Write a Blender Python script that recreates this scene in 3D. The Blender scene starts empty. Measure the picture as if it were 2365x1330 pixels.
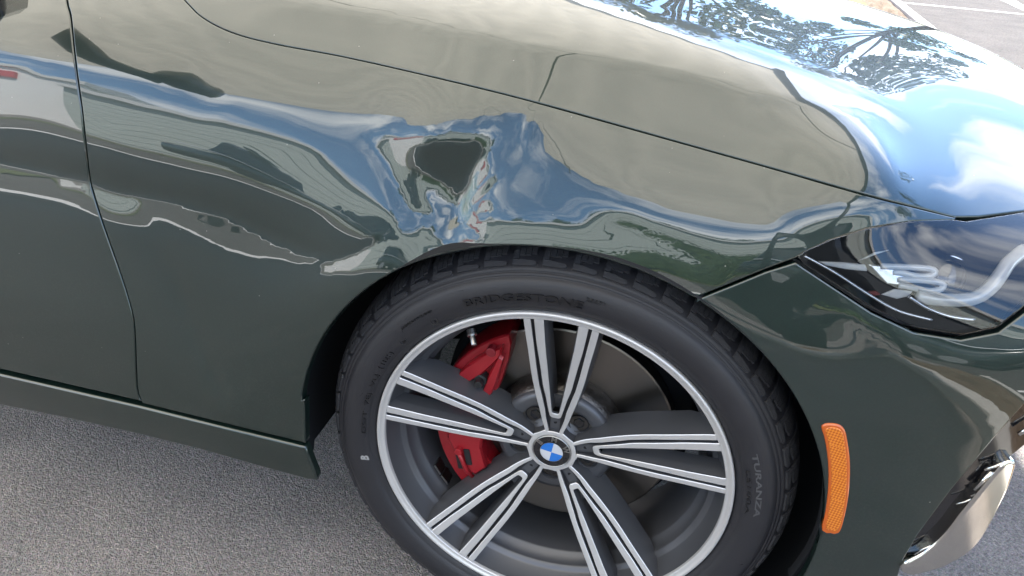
import bpy, bmesh, math, random
import numpy as np
from mathutils import Vector, Matrix
from mathutils.geometry import delaunay_2d_cdt

random.seed(7)
rng = np.random.default_rng(7)
SC = bpy.context.scene
COL = SC.collection

# ------------------------------------------------------------------ camera, sky, sun, exposure
IMG_W, IMG_H, FOCAL = 2365.0, 1330.0, 1660.0
CAM = np.array([0.1008, -0.7637, 1.0347])
ROT = np.array([[0.9651703187521201, 0.25235232616368214, 0.06902578706316989],
                [0.1793687326250475, -0.4462081137833422, -0.876769739983268],
                [-0.1904550171468178, 0.8586131973558371, -0.47593094432902217]])   # rows: right, down, forward
cam_data = bpy.data.cameras.new('camera')
cam = bpy.data.objects.new('camera', cam_data)
COL.objects.link(cam)
cam.matrix_world = Matrix(((ROT[0][0], -ROT[1][0], -ROT[2][0], CAM[0]),
                           (ROT[0][1], -ROT[1][1], -ROT[2][1], CAM[1]),
                           (ROT[0][2], -ROT[1][2], -ROT[2][2], CAM[2]),
                           (0, 0, 0, 1)))
cam_data.sensor_width = 36.0
cam_data.lens = 36.0 * FOCAL / IMG_W
cam_data.clip_start = 0.02
cam_data.clip_end = 1000.0
SC.camera = cam
SC.render.resolution_x, SC.render.resolution_y = 1024, 576

SUN_EL, SUN_AZ = math.radians(57), math.radians(80)       # azimuth measured from +x towards +y
sun_dir = Vector((math.cos(SUN_EL) * math.cos(SUN_AZ), math.cos(SUN_EL) * math.sin(SUN_AZ), math.sin(SUN_EL)))
world = bpy.data.worlds.new('World')
SC.world = world
world.use_nodes = True
wn, wl = world.node_tree.nodes, world.node_tree.links
wn.clear()
w_out = wn.new('ShaderNodeOutputWorld')
w_bg = wn.new('ShaderNodeBackground')
w_sky = wn.new('ShaderNodeTexSky')
w_sky.sky_type = 'NISHITA'
w_sky.sun_disc = False
w_sky.sun_elevation = SUN_EL
w_sky.sun_rotation = math.radians(90) - SUN_AZ
w_sky.air_density, w_sky.dust_density, w_sky.ozone_density = 1.0, 0.6, 2.5
w_bg.inputs['Strength'].default_value = 0.13
# scattered cumulus over the blue
w_tc = wn.new('ShaderNodeTexCoord')
w_sep = wn.new('ShaderNodeSeparateXYZ'); wl.new(w_tc.outputs['Generated'], w_sep.inputs[0])
w_mx = wn.new('ShaderNodeMath'); w_mx.operation = 'MAXIMUM'; wl.new(w_sep.outputs['Z'], w_mx.inputs[0]); w_mx.inputs[1].default_value = 0.06
w_dv = wn.new('ShaderNodeVectorMath'); w_dv.operation = 'DIVIDE'
w_cb = wn.new('ShaderNodeCombineXYZ')
for k in range(3): wl.new(w_mx.outputs[0], w_cb.inputs[k])
wl.new(w_tc.outputs['Generated'], w_dv.inputs[0]); wl.new(w_cb.outputs[0], w_dv.inputs[1])
w_no = wn.new('ShaderNodeTexNoise'); w_no.inputs['Scale'].default_value = 0.9; w_no.inputs['Detail'].default_value = 8; w_no.inputs['Roughness'].default_value = 0.55
wl.new(w_dv.outputs[0], w_no.inputs['Vector'])
w_rp = wn.new('ShaderNodeValToRGB')
w_rp.color_ramp.elements[0].position = 0.47; w_rp.color_ramp.elements[0].color = (0, 0, 0, 1)
w_rp.color_ramp.elements[1].position = 0.68; w_rp.color_ramp.elements[1].color = (1, 1, 1, 1)
wl.new(w_no.outputs['Fac'], w_rp.inputs['Fac'])
w_cl = wn.new('ShaderNodeMix'); w_cl.data_type = 'RGBA'
wl.new(w_rp.outputs['Color'], w_cl.inputs['Factor'])
w_tn = wn.new('ShaderNodeMix'); w_tn.data_type = 'RGBA'; w_tn.blend_type = 'MULTIPLY'; w_tn.inputs['Factor'].default_value = 1.0
wl.new(w_sky.outputs['Color'], w_tn.inputs[6]); w_tn.inputs[7].default_value = (.78, .94, 1.08, 1)
wl.new(w_tn.outputs[2], w_cl.inputs[6]); w_cl.inputs[7].default_value = (9.5, 9.8, 10.2, 1)
wl.new(w_cl.outputs[2], w_bg.inputs['Color'])
wl.new(w_bg.outputs['Background'], w_out.inputs['Surface'])

sun_data = bpy.data.lights.new('sun', 'SUN')
sun_data.energy, sun_data.angle, sun_data.color = 4.6, math.radians(0.53), (1.0, 0.94, 0.86)
sun = bpy.data.objects.new('sun', sun_data)
sun.rotation_euler = sun_dir.to_track_quat('Z', 'Y').to_euler()
COL.objects.link(sun)

SC.view_settings.view_transform = 'Standard'
SC.view_settings.look = 'None'
SC.view_settings.exposure = 2.25
SC.view_settings.gamma = 1.0
SC.view_settings.use_curve_mapping = False
SC.render.engine = 'CYCLES'
SC.cycles.max_bounces = 10
SC.cycles.transparent_max_bounces = 16
SC.cycles.caustics_reflective = False
SC.cycles.caustics_refractive = False

# ------------------------------------------------------------------ helpers
def tag(o, label=None, cat=None, group=None, kind=None):
    if label: o['label'] = label
    if cat: o['category'] = cat
    if group: o['group'] = group
    if kind: o['kind'] = kind
    return o

def empty(name, loc=(0, 0, 0), rz=0.0):
    o = bpy.data.objects.new(name, None)
    o.location = loc; o.rotation_euler = (0, 0, rz)
    o.empty_display_size = 0.1
    COL.objects.link(o)
    return o

def link_mesh(name, me, mat=None, parent=None, smooth=False):
    if mat is not None:
        for m in (mat if isinstance(mat, (list, tuple)) else [mat]): me.materials.append(m)
    if smooth:
        me.polygons.foreach_set('use_smooth', np.ones(len(me.polygons), dtype=bool))
    o = bpy.data.objects.new(name, me)
    COL.objects.link(o)
    if parent is not None: o.parent = parent
    return o

def mesh_from(name, verts, faces, mat=None, parent=None, smooth=False):
    me = bpy.data.meshes.new(name)
    me.from_pydata([tuple(v) for v in verts], [], [tuple(f) for f in faces])
    me.update()
    return link_mesh(name, me, mat, parent, smooth)

def bm_obj(name, bm, mat=None, parent=None, smooth=False, bevel=0.0, segs=2, angle=35):
    me = bpy.data.meshes.new(name)
    bm.normal_update()
    bm.to_mesh(me); bm.free()
    o = link_mesh(name, me, mat, parent, smooth)
    if bevel > 0:
        b = o.modifiers.new('bevel', 'BEVEL'); b.width = bevel; b.segments = segs; b.limit_method = 'ANGLE'; b.angle_limit = math.radians(angle)
        b.harden_normals = False
    return o

def add_box(bm, c, s, rot=None):
    r = bmesh.ops.create_cube(bm, size=1.0)
    M = Matrix.Translation(c) @ (rot.to_4x4() if rot else Matrix.Identity(4)) @ Matrix.Diagonal((s[0], s[1], s[2], 1))
    bmesh.ops.transform(bm, matrix=M, verts=r['verts'])
    return r['verts']

def add_tube(bm, pts, rad, n=10, cap=True):
    pts = [Vector(p) for p in pts]
    rads = rad if isinstance(rad, (list, tuple)) else [rad] * len(pts)
    rings = []
    up = None
    for i, p in enumerate(pts):
        d = (pts[min(i + 1, len(pts) - 1)] - pts[max(i - 1, 0)]).normalized()
        if up is None:
            up = Vector((0, 0, 1)) if abs(d.z) < .9 else Vector((1, 0, 0))
        s = d.cross(up).normalized(); up = s.cross(d).normalized()
        rings.append([bm.verts.new(p + (s * math.cos(t) + up * math.sin(t)) * rads[i]) for t in [2 * math.pi * k / n for k in range(n)]])
    for a, b in zip(rings, rings[1:]):
        for k in range(n): bm.faces.new((a[k], a[(k + 1) % n], b[(k + 1) % n], b[k]))
    if cap:
        bm.faces.new(rings[0][::-1]); bm.faces.new(rings[-1])

def add_lathe(bm, prof, n=96, a0=0.0, a1=2 * math.pi, close=True):
    """revolve (radius, y) about the y axis; angle measured from +x to +z"""
    full = abs(a1 - a0 - 2 * math.pi) < 1e-6
    m = n if full else n + 1
    rings = []
    for i in range(m):
        t = a0 + (a1 - a0) * i / n
        rings.append([bm.verts.new((r * math.cos(t), y, r * math.sin(t))) for r, y in prof])
    for i in range(n):
        a, b = rings[i], rings[(i + 1) % m]
        for k in range(len(prof) - 1):
            bm.faces.new((a[k], a[k + 1], b[k + 1], b[k]))
    return rings

def ray(u, v):
    d = ((u - IMG_W / 2) / FOCAL) * ROT[0] + ((v - IMG_H / 2) / FOCAL) * ROT[1] + ROT[2]
    return d / np.linalg.norm(d)

def at(u, v, axis, val):
    """where the sight line through photo point (u, v) meets the plane axis = val"""
    d = ray(u, v)
    return CAM + d * ((val - CAM[axis]) / d[axis])

# ------------------------------------------------------------------ materials
def nmat(name):
    m = bpy.data.materials.new(name); m.use_nodes = True
    nt = m.node_tree
    return m, nt.nodes, nt.links, nt.nodes['Principled BSDF']

def plain(name, col, rough=.5, metal=0.0, coat=0.0, spec=.5, bump=0.0, bscale=200, var=0.0, vscale=20, coord='Object'):
    m, n, l, p = nmat(name)
    p.inputs['Base Color'].default_value = (*col, 1)
    p.inputs['Roughness'].default_value = rough
    p.inputs['Metallic'].default_value = metal
    p.inputs['Coat Weight'].default_value = coat
    p.inputs['Specular IOR Level'].default_value = spec
    tc = n.new('ShaderNodeTexCoord')
    if bump > 0:
        t = n.new('ShaderNodeTexNoise'); t.inputs['Scale'].default_value = bscale; t.inputs['Detail'].default_value = 6
        l.new(tc.outputs[coord], t.inputs['Vector'])
        b = n.new('ShaderNodeBump'); b.inputs['Strength'].default_value = bump; b.inputs['Distance'].default_value = .002
        l.new(t.outputs['Fac'], b.inputs['Height']); l.new(b.outputs['Normal'], p.inputs['Normal'])
    if var > 0:
        t = n.new('ShaderNodeTexNoise'); t.inputs['Scale'].default_value = vscale; t.inputs['Detail'].default_value = 8; t.inputs['Roughness'].default_value = .65
        l.new(tc.outputs[coord], t.inputs['Vector'])
        mx = n.new('ShaderNodeMix'); mx.data_type = 'RGBA'
        mx.inputs[6].default_value = tuple(c * (1 - var) for c in col) + (1,)
        mx.inputs[7].default_value = tuple(min(1, c * (1 + var)) for c in col) + (1,)
        l.new(t.outputs['Fac'], mx.inputs['Factor']); l.new(mx.outputs[2], p.inputs['Base Color'])
    return m
# ------------------------------------------------------------------ ground, verge, lot
def asphalt(name, base, scale=1.0, fine=1.0):
    m, n, l, p = nmat(name)
    tc = n.new('ShaderNodeTexCoord')
    big = n.new('ShaderNodeTexNoise'); big.inputs['Scale'].default_value = 2.6 * scale; big.inputs['Detail'].default_value = 6
    mid = n.new('ShaderNodeTexNoise'); mid.inputs['Scale'].default_value = 55 * scale; mid.inputs['Detail'].default_value = 8; mid.inputs['Roughness'].default_value = .7
    vo = n.new('ShaderNodeTexVoronoi'); vo.inputs['Scale'].default_value = 190 * scale
    vo2 = n.new('ShaderNodeTexVoronoi'); vo2.inputs['Scale'].default_value = 75 * scale
    for t in (big, mid, vo, vo2): l.new(tc.outputs['Object'], t.inputs['Vector'])
    r1 = n.new('ShaderNodeValToRGB')
    r1.color_ramp.elements[0].position = .25; r1.color_ramp.elements[0].color = tuple(c * .48 for c in base) + (1,)
    r1.color_ramp.elements[1].position = .78; r1.color_ramp.elements[1].color = tuple(c * 1.75 for c in base) + (1,)
    l.new(mid.outputs['Fac'], r1.inputs['Fac'])
    hs = n.new('ShaderNodeMix'); hs.data_type = 'RGBA'; hs.blend_type = 'OVERLAY'; hs.inputs['Factor'].default_value = .35
    l.new(r1.outputs['Color'], hs.inputs[6]); l.new(vo.outputs['Color'], hs.inputs[7])
    sat = n.new('ShaderNodeHueSaturation'); sat.inputs['Saturation'].default_value = .3
    l.new(hs.outputs[2], sat.inputs['Color'])
    st = n.new('ShaderNodeMix'); st.data_type = 'RGBA'; st.blend_type = 'MULTIPLY'; st.inputs['Factor'].default_value = .55
    r2 = n.new('ShaderNodeValToRGB')
    r2.color_ramp.elements[0].position = .3; r2.color_ramp.elements[0].color = (.66, .65, .65, 1)
    r2.color_ramp.elements[1].position = .7; r2.color_ramp.elements[1].color = (1.1, 1.06, 1.03, 1)
    l.new(big.outputs['Fac'], r2.inputs['Fac']); l.new(sat.outputs['Color'], st.inputs[6]); l.new(r2.outputs['Color'], st.inputs[7])
    # pale stone chips worn to the surface
    ch = n.new('ShaderNodeMath'); ch.operation = 'LESS_THAN'; ch.inputs[1].default_value = .24
    l.new(vo2.outputs['Distance'], ch.inputs[0])
    rn = n.new('ShaderNodeMath'); rn.operation = 'GREATER_THAN'; rn.inputs[1].default_value = .88
    sx = n.new('ShaderNodeSeparateColor'); l.new(vo2.outputs['Color'], sx.inputs[0]); l.new(sx.outputs[0], rn.inputs[0])
    an = n.new('ShaderNodeMath'); an.operation = 'MULTIPLY'; l.new(ch.outputs[0], an.inputs[0]); l.new(rn.outputs[0], an.inputs[1])
    cm = n.new('ShaderNodeMix'); cm.data_type = 'RGBA'; l.new(an.outputs[0], cm.inputs['Factor'])
    l.new(st.outputs[2], cm.inputs[6]); cm.inputs[7].default_value = tuple(min(.55, c * 2.4) for c in base) + (1,)
    l.new(cm.outputs[2], p.inputs['Base Color'])
    p.inputs['Roughness'].default_value = .9; p.inputs['Specular IOR Level'].default_value = .12
    mx = n.new('ShaderNodeMath'); mx.operation = 'ADD'
    ml = n.new('ShaderNodeMath'); ml.operation = 'MULTIPLY'; ml.inputs[1].default_value = .8
    l.new(vo2.outputs['Distance'], ml.inputs[0]); l.new(ml.outputs[0], mx.inputs[0]); l.new(mid.outputs['Fac'], mx.inputs[1])
    mx2 = n.new('ShaderNodeMath'); mx2.operation = 'SUBTRACT'; l.new(mx.outputs[0], mx2.inputs[0]); l.new(vo.outputs['Distance'], mx2.inputs[1])
    b = n.new('ShaderNodeBump'); b.inputs['Strength'].default_value = 1.0 * fine; b.inputs['Distance'].default_value = .009
    l.new(mx2.outputs[0], b.inputs['Height']); l.new(b.outputs['Normal'], p.inputs['Normal'])
    return m

def sheet(name, x0, x1, y0, y1, z, mat, nx=1, ny=1):
    xs, ys = np.linspace(x0, x1, nx + 1), np.linspace(y0, y1, ny + 1)
    vs = [(x, y, z) for x in xs for y in ys]
    fs = [(i * (ny + 1) + j, (i + 1) * (ny + 1) + j, (i + 1) * (ny + 1) + j + 1, i * (ny + 1) + j + 1) for i in range(nx) for j in range(ny)]
    return mesh_from(name, vs, fs, mat)

M_ASPH = asphalt('shaded_asphalt', (.27, .208, .172), 2.3, .8)
M_ASPH2 = asphalt('worn_asphalt', (.085, .066, .052), .9, .6)
M_LINE = plain('road_paint', (.80, .79, .76), .6, var=.18, vscale=14)
M_KERB = plain('kerb_concrete', (.42, .405, .375), .8, bump=.4, bscale=120, var=.2, vscale=9)
M_MULCH = plain('mulch', (.115, .08, .05), .95, bump=1.0, bscale=60, var=.75, vscale=45)
M_GRASS = plain('lawn_grass', (.10, .115, .035), .95, bump=1.0, bscale=90, var=.6, vscale=25)

tag(sheet('ground', -220, 220, -220, 220, 0, M_ASPH), kind='structure')
VX = lambda y, o=0.0: 2.07 + .0845 * (y - 4.13) + o       # far edge of the planted verge in front of the car
def strip(name, o0, o1, z0, z1, mat, y0=-2.5, y1=45.0, n=54):
    bm = bmesh.new(); prev = None
    for i in range(n + 1):
        y = y0 + (y1 - y0) * i / n
        q = [bm.verts.new((VX(y, o0), y, z0)), bm.verts.new((VX(y, o0), y, z1)), bm.verts.new((VX(y, o1), y, z1)), bm.verts.new((VX(y, o1), y, z0))]
        if prev:
            for k in range(3): bm.faces.new((prev[k], prev[k + 1], q[k + 1], q[k]))
        else: bm.faces.new(q)
        prev = q
    bm.faces.new(prev[::-1])
    return tag(bm_obj(name, bm, mat, bevel=.012), kind='structure')
strip('near_kerb', -.62, -.52, -.01, .08, M_KERB, y1=4.5)
strip('verge_grass', -.80, -.40, -.01, .10, M_GRASS, y0=1.5)
strip('far_kerb', 0.0, .12, -.01, .12, M_KERB)
# mulch bed, a lumpy sheet between the kerbs
bm = bmesh.new(); g = []
NY, NX = 360, 12
for i in range(NY + 1):
    y = -2.499 + 47.498 * i / NY; row = []
    for j in range(NX + 1):
        o = -.517 + .514 * j / NX
        e = math.sin(math.pi * j / NX)
        row.append(bm.verts.new((VX(y, o), y, .07 + .06 * e + (rng.random() - .5) * .05 * (0 if j in (0, NX) else 1))))
    g.append(row)
for i in range(NY):
    for j in range(NX): bm.faces.new((g[i][j], g[i + 1][j], g[i + 1][j + 1], g[i][j + 1]))
tag(bm_obj('mulch_bed', bm, M_MULCH), kind='structure')
tag(mesh_from('parking_lot', [(VX(-60, .121), -60, .004), (60, -60, .004), (60, 120, .004), (VX(120, .121), 120, .004)], [(0, 1, 2, 3)], M_ASPH2), kind='structure')
for yy, x0, x1 in ((12.6, 2.95, 9.5), (6.0, 2.42, 8.9), (-2.2, 2.0, 8.0)):
    tag(mesh_from('parking_line', [(x0, yy - .06, .008), (x1, yy - .06 + .05, .008), (x1, yy + .06 + .05, .008), (x0, yy + .06, .008)], [(0, 1, 2, 3)], M_LINE), kind='structure')
tag(mesh_from('lane_line', [(5.05, 13.2, .008), (5.2, 13.2, .008), (6.4, 19.5, .008), (5.9, 19.5, .008)], [(0, 1, 2, 3)], M_LINE), kind='structure')
tag(mesh_from('bay_line', [(-40, -5.52, .008), (1.0, -5.52, .008), (1.0, -5.22, .008), (-40, -5.22, .008)], [(0, 1, 2, 3)], M_LINE), kind='structure')
M_TONED = asphalt('toned_asphalt', (.15, .118, .092), .8, .8)  # asphalt colour darkened to hold back the brightness of the sunlit ground
tag(mesh_from('toned_ground', [(-70, -9.4, .004), (VX(-9.4, -.7), -9.4, .004), (VX(-4.7, -.7), -4.7, .004), (-70, -4.7, .004)], [(0, 1, 2, 3)], M_TONED), kind='structure')  # sheet added over the sunlit ground to carry the darker tone
tag(mesh_from('lawn', [(9.5, -60, .03), (60, -60, .03), (60, 60, .03), (9.5, 60, .03)], [(0, 1, 2, 3)], M_GRASS), kind='structure')
tag(mesh_from('back_lawn', [(-60, -10.4, .02), (9, -10.4, .02), (9, -9.4, .02), (-60, -9.4, .02)], [(0, 1, 2, 3)], M_GRASS), kind='structure')

# ------------------------------------------------------------------ shade canopy over the parking bay
def fabric():
    m, n, l, p = nmat('canopy_fabric')
    out = n['Material Output']
    tc = n.new('ShaderNodeTexCoord')
    no = n.new('ShaderNodeTexNoise'); no.inputs['Scale'].default_value = 1.6; no.inputs['Detail'].default_value = 7; no.inputs['Distortion'].default_value = 1.4
    wv = n.new('ShaderNodeTexWave'); wv.inputs['Scale'].default_value = 1.1; wv.inputs['Distortion'].default_value = 9; wv.inputs['Detail'].default_value = 4; wv.inputs['Detail Scale'].default_value = 1.2
    for t in (no, wv): l.new(tc.outputs['Object'], t.inputs['Vector'])
    ad = n.new('ShaderNodeMath'); ad.operation = 'MULTIPLY_ADD'; ad.inputs[1].default_value = .45
    l.new(wv.outputs['Fac'], ad.inputs[0]); l.new(no.outputs['Fac'], ad.inputs[2])
    rp = n.new('ShaderNodeValToRGB')
    rp.color_ramp.elements[0].position = .3; rp.color_ramp.elements[0].color = (.50, .46, .38, 1)
    rp.color_ramp.elements[1].position = 1.0; rp.color_ramp.elements[1].color = (.60, .55, .45, 1)
    l.new(ad.outputs[0], rp.inputs['Fac'])
    d = n.new('ShaderNodeBsdfDiffuse'); t = n.new('ShaderNodeBsdfTranslucent')
    l.new(rp.outputs['Color'], d.inputs['Color']); l.new(rp.outputs['Color'], t.inputs['Color'])
    b = n.new('ShaderNodeBump'); b.inputs['Strength'].default_value = .5; b.inputs['Distance'].default_value = .05
    l.new(ad.outputs[0], b.inputs['Height']); l.new(b.outputs['Normal'], d.inputs['Normal']); l.new(b.outputs['Normal'], t.inputs['Normal'])
    mx = n.new('ShaderNodeMixShader'); mx.inputs['Fac'].default_value = .74
    l.new(d.outputs[0], mx.inputs[1]); l.new(t.outputs[0], mx.inputs[2]); l.new(mx.outputs[0], out.inputs['Surface'])
    n.remove(p)
    return m
M_FAB = fabric()
M_STEEL = plain('dark_steel', (.03, .034, .036), .45, .3)
CX0, CX1, CY0, CY1, CZ = -8.0, 1.25, -3.2, 3.9, 2.95
canopy = tag(empty('shade_canopy', (0, 0, 0)), 'tan fabric shade canopy on a dark steel frame above the car', 'canopy')
bays = [CX0, CX1]
for k in range(1):
    bm = bmesh.new(); g = []
    N = 60
    for i in range(N + 1):
        x = bays[k] + .05 + (bays[k + 1] - bays[k] - .1) * i / N; row = []
        for j in range(2 * N + 1):
            y = CY0 + .05 + (CY1 - CY0 - .1) * j / (2 * N)
            s, t = i / N, j / (2 * N)
            sag = -.10 * math.sin(math.pi * s) * math.sin(math.pi * t)
            wr = .012 * math.sin(9 * s + 5 * math.sin(7 * t + k)) * math.sin(math.pi * s) * math.sin(math.pi * t)
            row.append(bm.verts.new((x, y, CZ + sag + wr)))
        g.append(row)
    for i in range(N):
        for j in range(2 * N): bm.faces.new((g[i][j], g[i + 1][j], g[i + 1][j + 1], g[i][j + 1]))
    bm_obj('fabric_panel', bm, M_FAB, canopy, smooth=True)
for x in bays:
    bm = bmesh.new(); add_box(bm, (x, (CY0 + CY1) / 2, CZ), (.10, CY1 - CY0 + .1, .12)); bm_obj('beam', bm, M_STEEL, canopy, bevel=.01)
for y in (CY0, CY1):
    bm = bmesh.new(); add_box(bm, ((CX0 + CX1) / 2, y, CZ + .123), (CX1 - CX0 + .1, .10, .12)); bm_obj('beam', bm, M_STEEL, canopy, bevel=.01)
for (x, y) in ((CX0, CY0), (CX0, CY1), (CX1, CY0)):
    bm = bmesh.new(); add_tube(bm, [(x, y, 0), (x, y, CZ + .05)], .055, 16); bm_obj('post', bm, M_STEEL, canopy, smooth=True)
for (p0, p1) in (((-.4, CY0, CZ - .15), (-.1, .6, CZ - .12)), ((-.1, .6, CZ - .12), (CX1, 1.2, CZ - .15)), ((-.1, .6, CZ - .12), (-1.8, 1.5, CZ - .15))):
    bm = bmesh.new(); add_tube(bm, [p0, p1], .012, 8); bm_obj('stay_cable', bm, M_STEEL, canopy, smooth=True)

# ------------------------------------------------------------------ buildings behind the photographer (seen mirrored in the paint)
M_WHITE = plain('white_stucco', (.80, .79, .76), .8, bump=.2, bscale=60, var=.06, vscale=1)
M_PALE = plain('pale_siding', (.46, .50, .46), .7, var=.08, vscale=1.5)
M_TRIM = plain('dark_trim', (.05, .06, .06), .5)
M_RED = plain('red_paint', (.55, .02, .025), .35, coat=.5)
M_GLASSD = plain('dark_glass', (.01, .014, .016), .04, spec=.8)
M_ROOFT = plain('roof_trim', (.66, .66, .64), .7)
def boxpart(name, c, s, mat, parent, bevel=.0):
    bm = bmesh.new(); add_box(bm, c, s); return bm_obj(name, bm, mat, parent, bevel=bevel)
shop = tag(empty('shop_building', (-19.8, -13.5, 0)), 'white stucco shop with a red fascia band', 'building')
boxpart('wall', (0, -3, 2.4), (15, 6, 4.8), M_WHITE, shop)
boxpart('parapet', (0, -3, 4.9), (15.3, 6.3, .28), M_ROOFT, shop)
boxpart('fascia', (.4, .06, 4.2), (7.6, .14, .4), M_RED, shop)
office = tag(empty('office_building', (.2, -12.0, 0)), 'long pale grey-green building with horizontal siding boards', 'building')
boxpart('wall', (0, -3, 1.9), (24, 6, 3.8), M_PALE, office)
for k in range(9): boxpart('siding_board', (0, .012, .35 + k * .42), (24, .05, .395), M_PALE, office)
boxpart('fascia', (0, .12, 3.92), (24.4, .3, .22), M_ROOFT, office)
# ------------------------------------------------------------------ trees
def leafmat():
    m, n, l, p = nmat('leaves')
    oi = n.new('ShaderNodeObjectInfo'); ge = n.new('ShaderNodeNewGeometry')
    rp = n.new('ShaderNodeValToRGB')
    rp.color_ramp.elements[0].color = (.018, .042, .010, 1); rp.color_ramp.elements[1].color = (.085, .125, .026, 1)
    l.new(ge.outputs['Random Per Island'], rp.inputs['Fac']); l.new(rp.outputs['Color'], p.inputs['Base Color'])
    p.inputs['Roughness'].default_value = .5
    return m
M_LEAF = leafmat()
M_BARK = plain('bark', (.09, .065, .045), .9, bump=.8, bscale=30, var=.4, vscale=12)
def make_tree(seed, h=8.0, spread=3.0, nleaf=5200):
    r = np.random.default_rng(seed)
    root = empty('tree')
    bm = bmesh.new()
    add_tube(bm, [(0, 0, 0), (.1, .05, h * .25), (-.05, .1, h * .5), (.05, 0, h * .8)], [.22, .17, .12, .04], 8)
    cl = []
    for k in range(26):
        a = r.random() * 6.283; z = h * (.30 + .68 * r.random())
        rad = spread * math.sin(math.pi * min(1, max(.08, (z / h - .22) / .85))) * (.35 + .65 * r.random())
        c = np.array([rad * math.cos(a), rad * math.sin(a), z]); cl.append((c, .45 + .75 * r.random()))
        if k < 12: add_tube(bm, [(0, 0, z * .65), tuple(c * np.array([.55, .55, 1]) - np.array([0, 0, .25])), tuple(c)], [.07, .045, .015], 5)
    trunk = bm_obj('trunk', bm, M_BARK, root, smooth=True)
    n = nleaf
    pick = r.integers(0, len(cl), n)
    cen = np.array([cl[i][0] for i in pick]); rr = np.array([cl[i][1] for i in pick])
    d = r.normal(size=(n, 3)); d /= np.linalg.norm(d, axis=1)[:, None]
    pos = cen + d * (rr * r.random(n) ** .45)[:, None] * np.array([1.15, 1.15, .8])
    u = r.normal(size=(n, 3)); u /= np.linalg.norm(u, axis=1)[:, None]
    w = np.cross(u, r.normal(size=(n, 3))); w /= np.linalg.norm(w, axis=1)[:, None]
    s = (.09 + .10 * r.random(n))[:, None]
    V = np.stack([pos - u * s, pos + w * s * .5, pos + u * s, pos - w * s * .5], 1).reshape(-1, 3)
    me = bpy.data.meshes.new('crown')
    me.from_pydata(V.tolist(), [], np.arange(4 * n).reshape(-1, 4).tolist())
    link_mesh('crown', me, M_LEAF, root)
    return root
def copy_tree(o, parent=None):
    c = o.copy(); COL.objects.link(c)
    if parent is not None: c.parent = parent
    for ch in list(o.children): copy_tree(ch, c)
    return c
hedge_bm = bmesh.new(); add_box(hedge_bm, (0, 0, .85), (10.5, .7, 1.6))
bmesh.ops.subdivide_edges(hedge_bm, edges=hedge_bm.edges[:], cuts=2)
hedge = tag(empty('hedge', (4.0, -10.4, 0)), 'clipped dark green hedge added before the siding wall to darken its mirror image', 'hedge')  # no hedge known there; added so the wing mirrors something dark
bm_obj('inner_mass', hedge_bm, M_LEAF, hedge)
hp = np.stack([(rng.random(7000) - .5) * 10.9, (rng.random(7000) - .5) * 1.05, rng.random(7000) * 1.85], 1)
hu = rng.normal(size=(7000, 3)); hu /= np.linalg.norm(hu, axis=1)[:, None]; hw = np.cross(hu, rng.normal(size=(7000, 3))); hw /= np.linalg.norm(hw, axis=1)[:, None]
hme = bpy.data.meshes.new('foliage'); hme.from_pydata(np.stack([hp - hu * .07, hp + hw * .035, hp + hu * .07, hp - hw * .035], 1).reshape(-1, 3).tolist(), [], np.arange(28000).reshape(-1, 4).tolist())
link_mesh('foliage', hme, M_LEAF, hedge)
protos = [make_tree(1, 8.5, 3.2), make_tree(2, 7.0, 2.8), make_tree(3, 10.5, 3.6)]
used = [0, 0, 0]
spots = [(-7.6, -20.0, 1, 1.0, 'small tree rising behind the roof of the shop'),
         (-2.5, -20.5, 0, .82, 'tree rising behind the roof of the pale building'),
         (3.0, -21.5, 1, 1.05, 'round tree behind the middle of the pale building'),
         (13.5, -2.0, 1, 1.15, 'round tree on the lawn ahead of the car'),
         (15.0, 4.5, 2, .95, 'tall tree on the lawn beyond the painted bays'),
         (14.0, 11.0, 0, 1.0, 'broad tree at the end of the parking lot'),
         (7.0, 24.0, 2, 1.0, 'tall tree across the lot from the car'),
         (0.5, 19.0, 0, 1.15, 'broad dark tree beyond the far side of the bonnet'),
         (-5.0, 17.0, 1, 1.25, 'round dark tree beyond the far side of the windscreen'),
         (-11.0, 18.5, 0, 1.1, 'broad tree behind the canopy, far left')]
for x, y, k, s, lab in spots:
    o = protos[k] if used[k] == 0 else copy_tree(protos[k])
    used[k] += 1
    o.location = (x, y, 0); o.scale = (s, s, s); o.rotation_euler = (0, 0, random.random() * 6.28)
    tag(o, lab, 'tree', 'trees round the parking lot')

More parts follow.
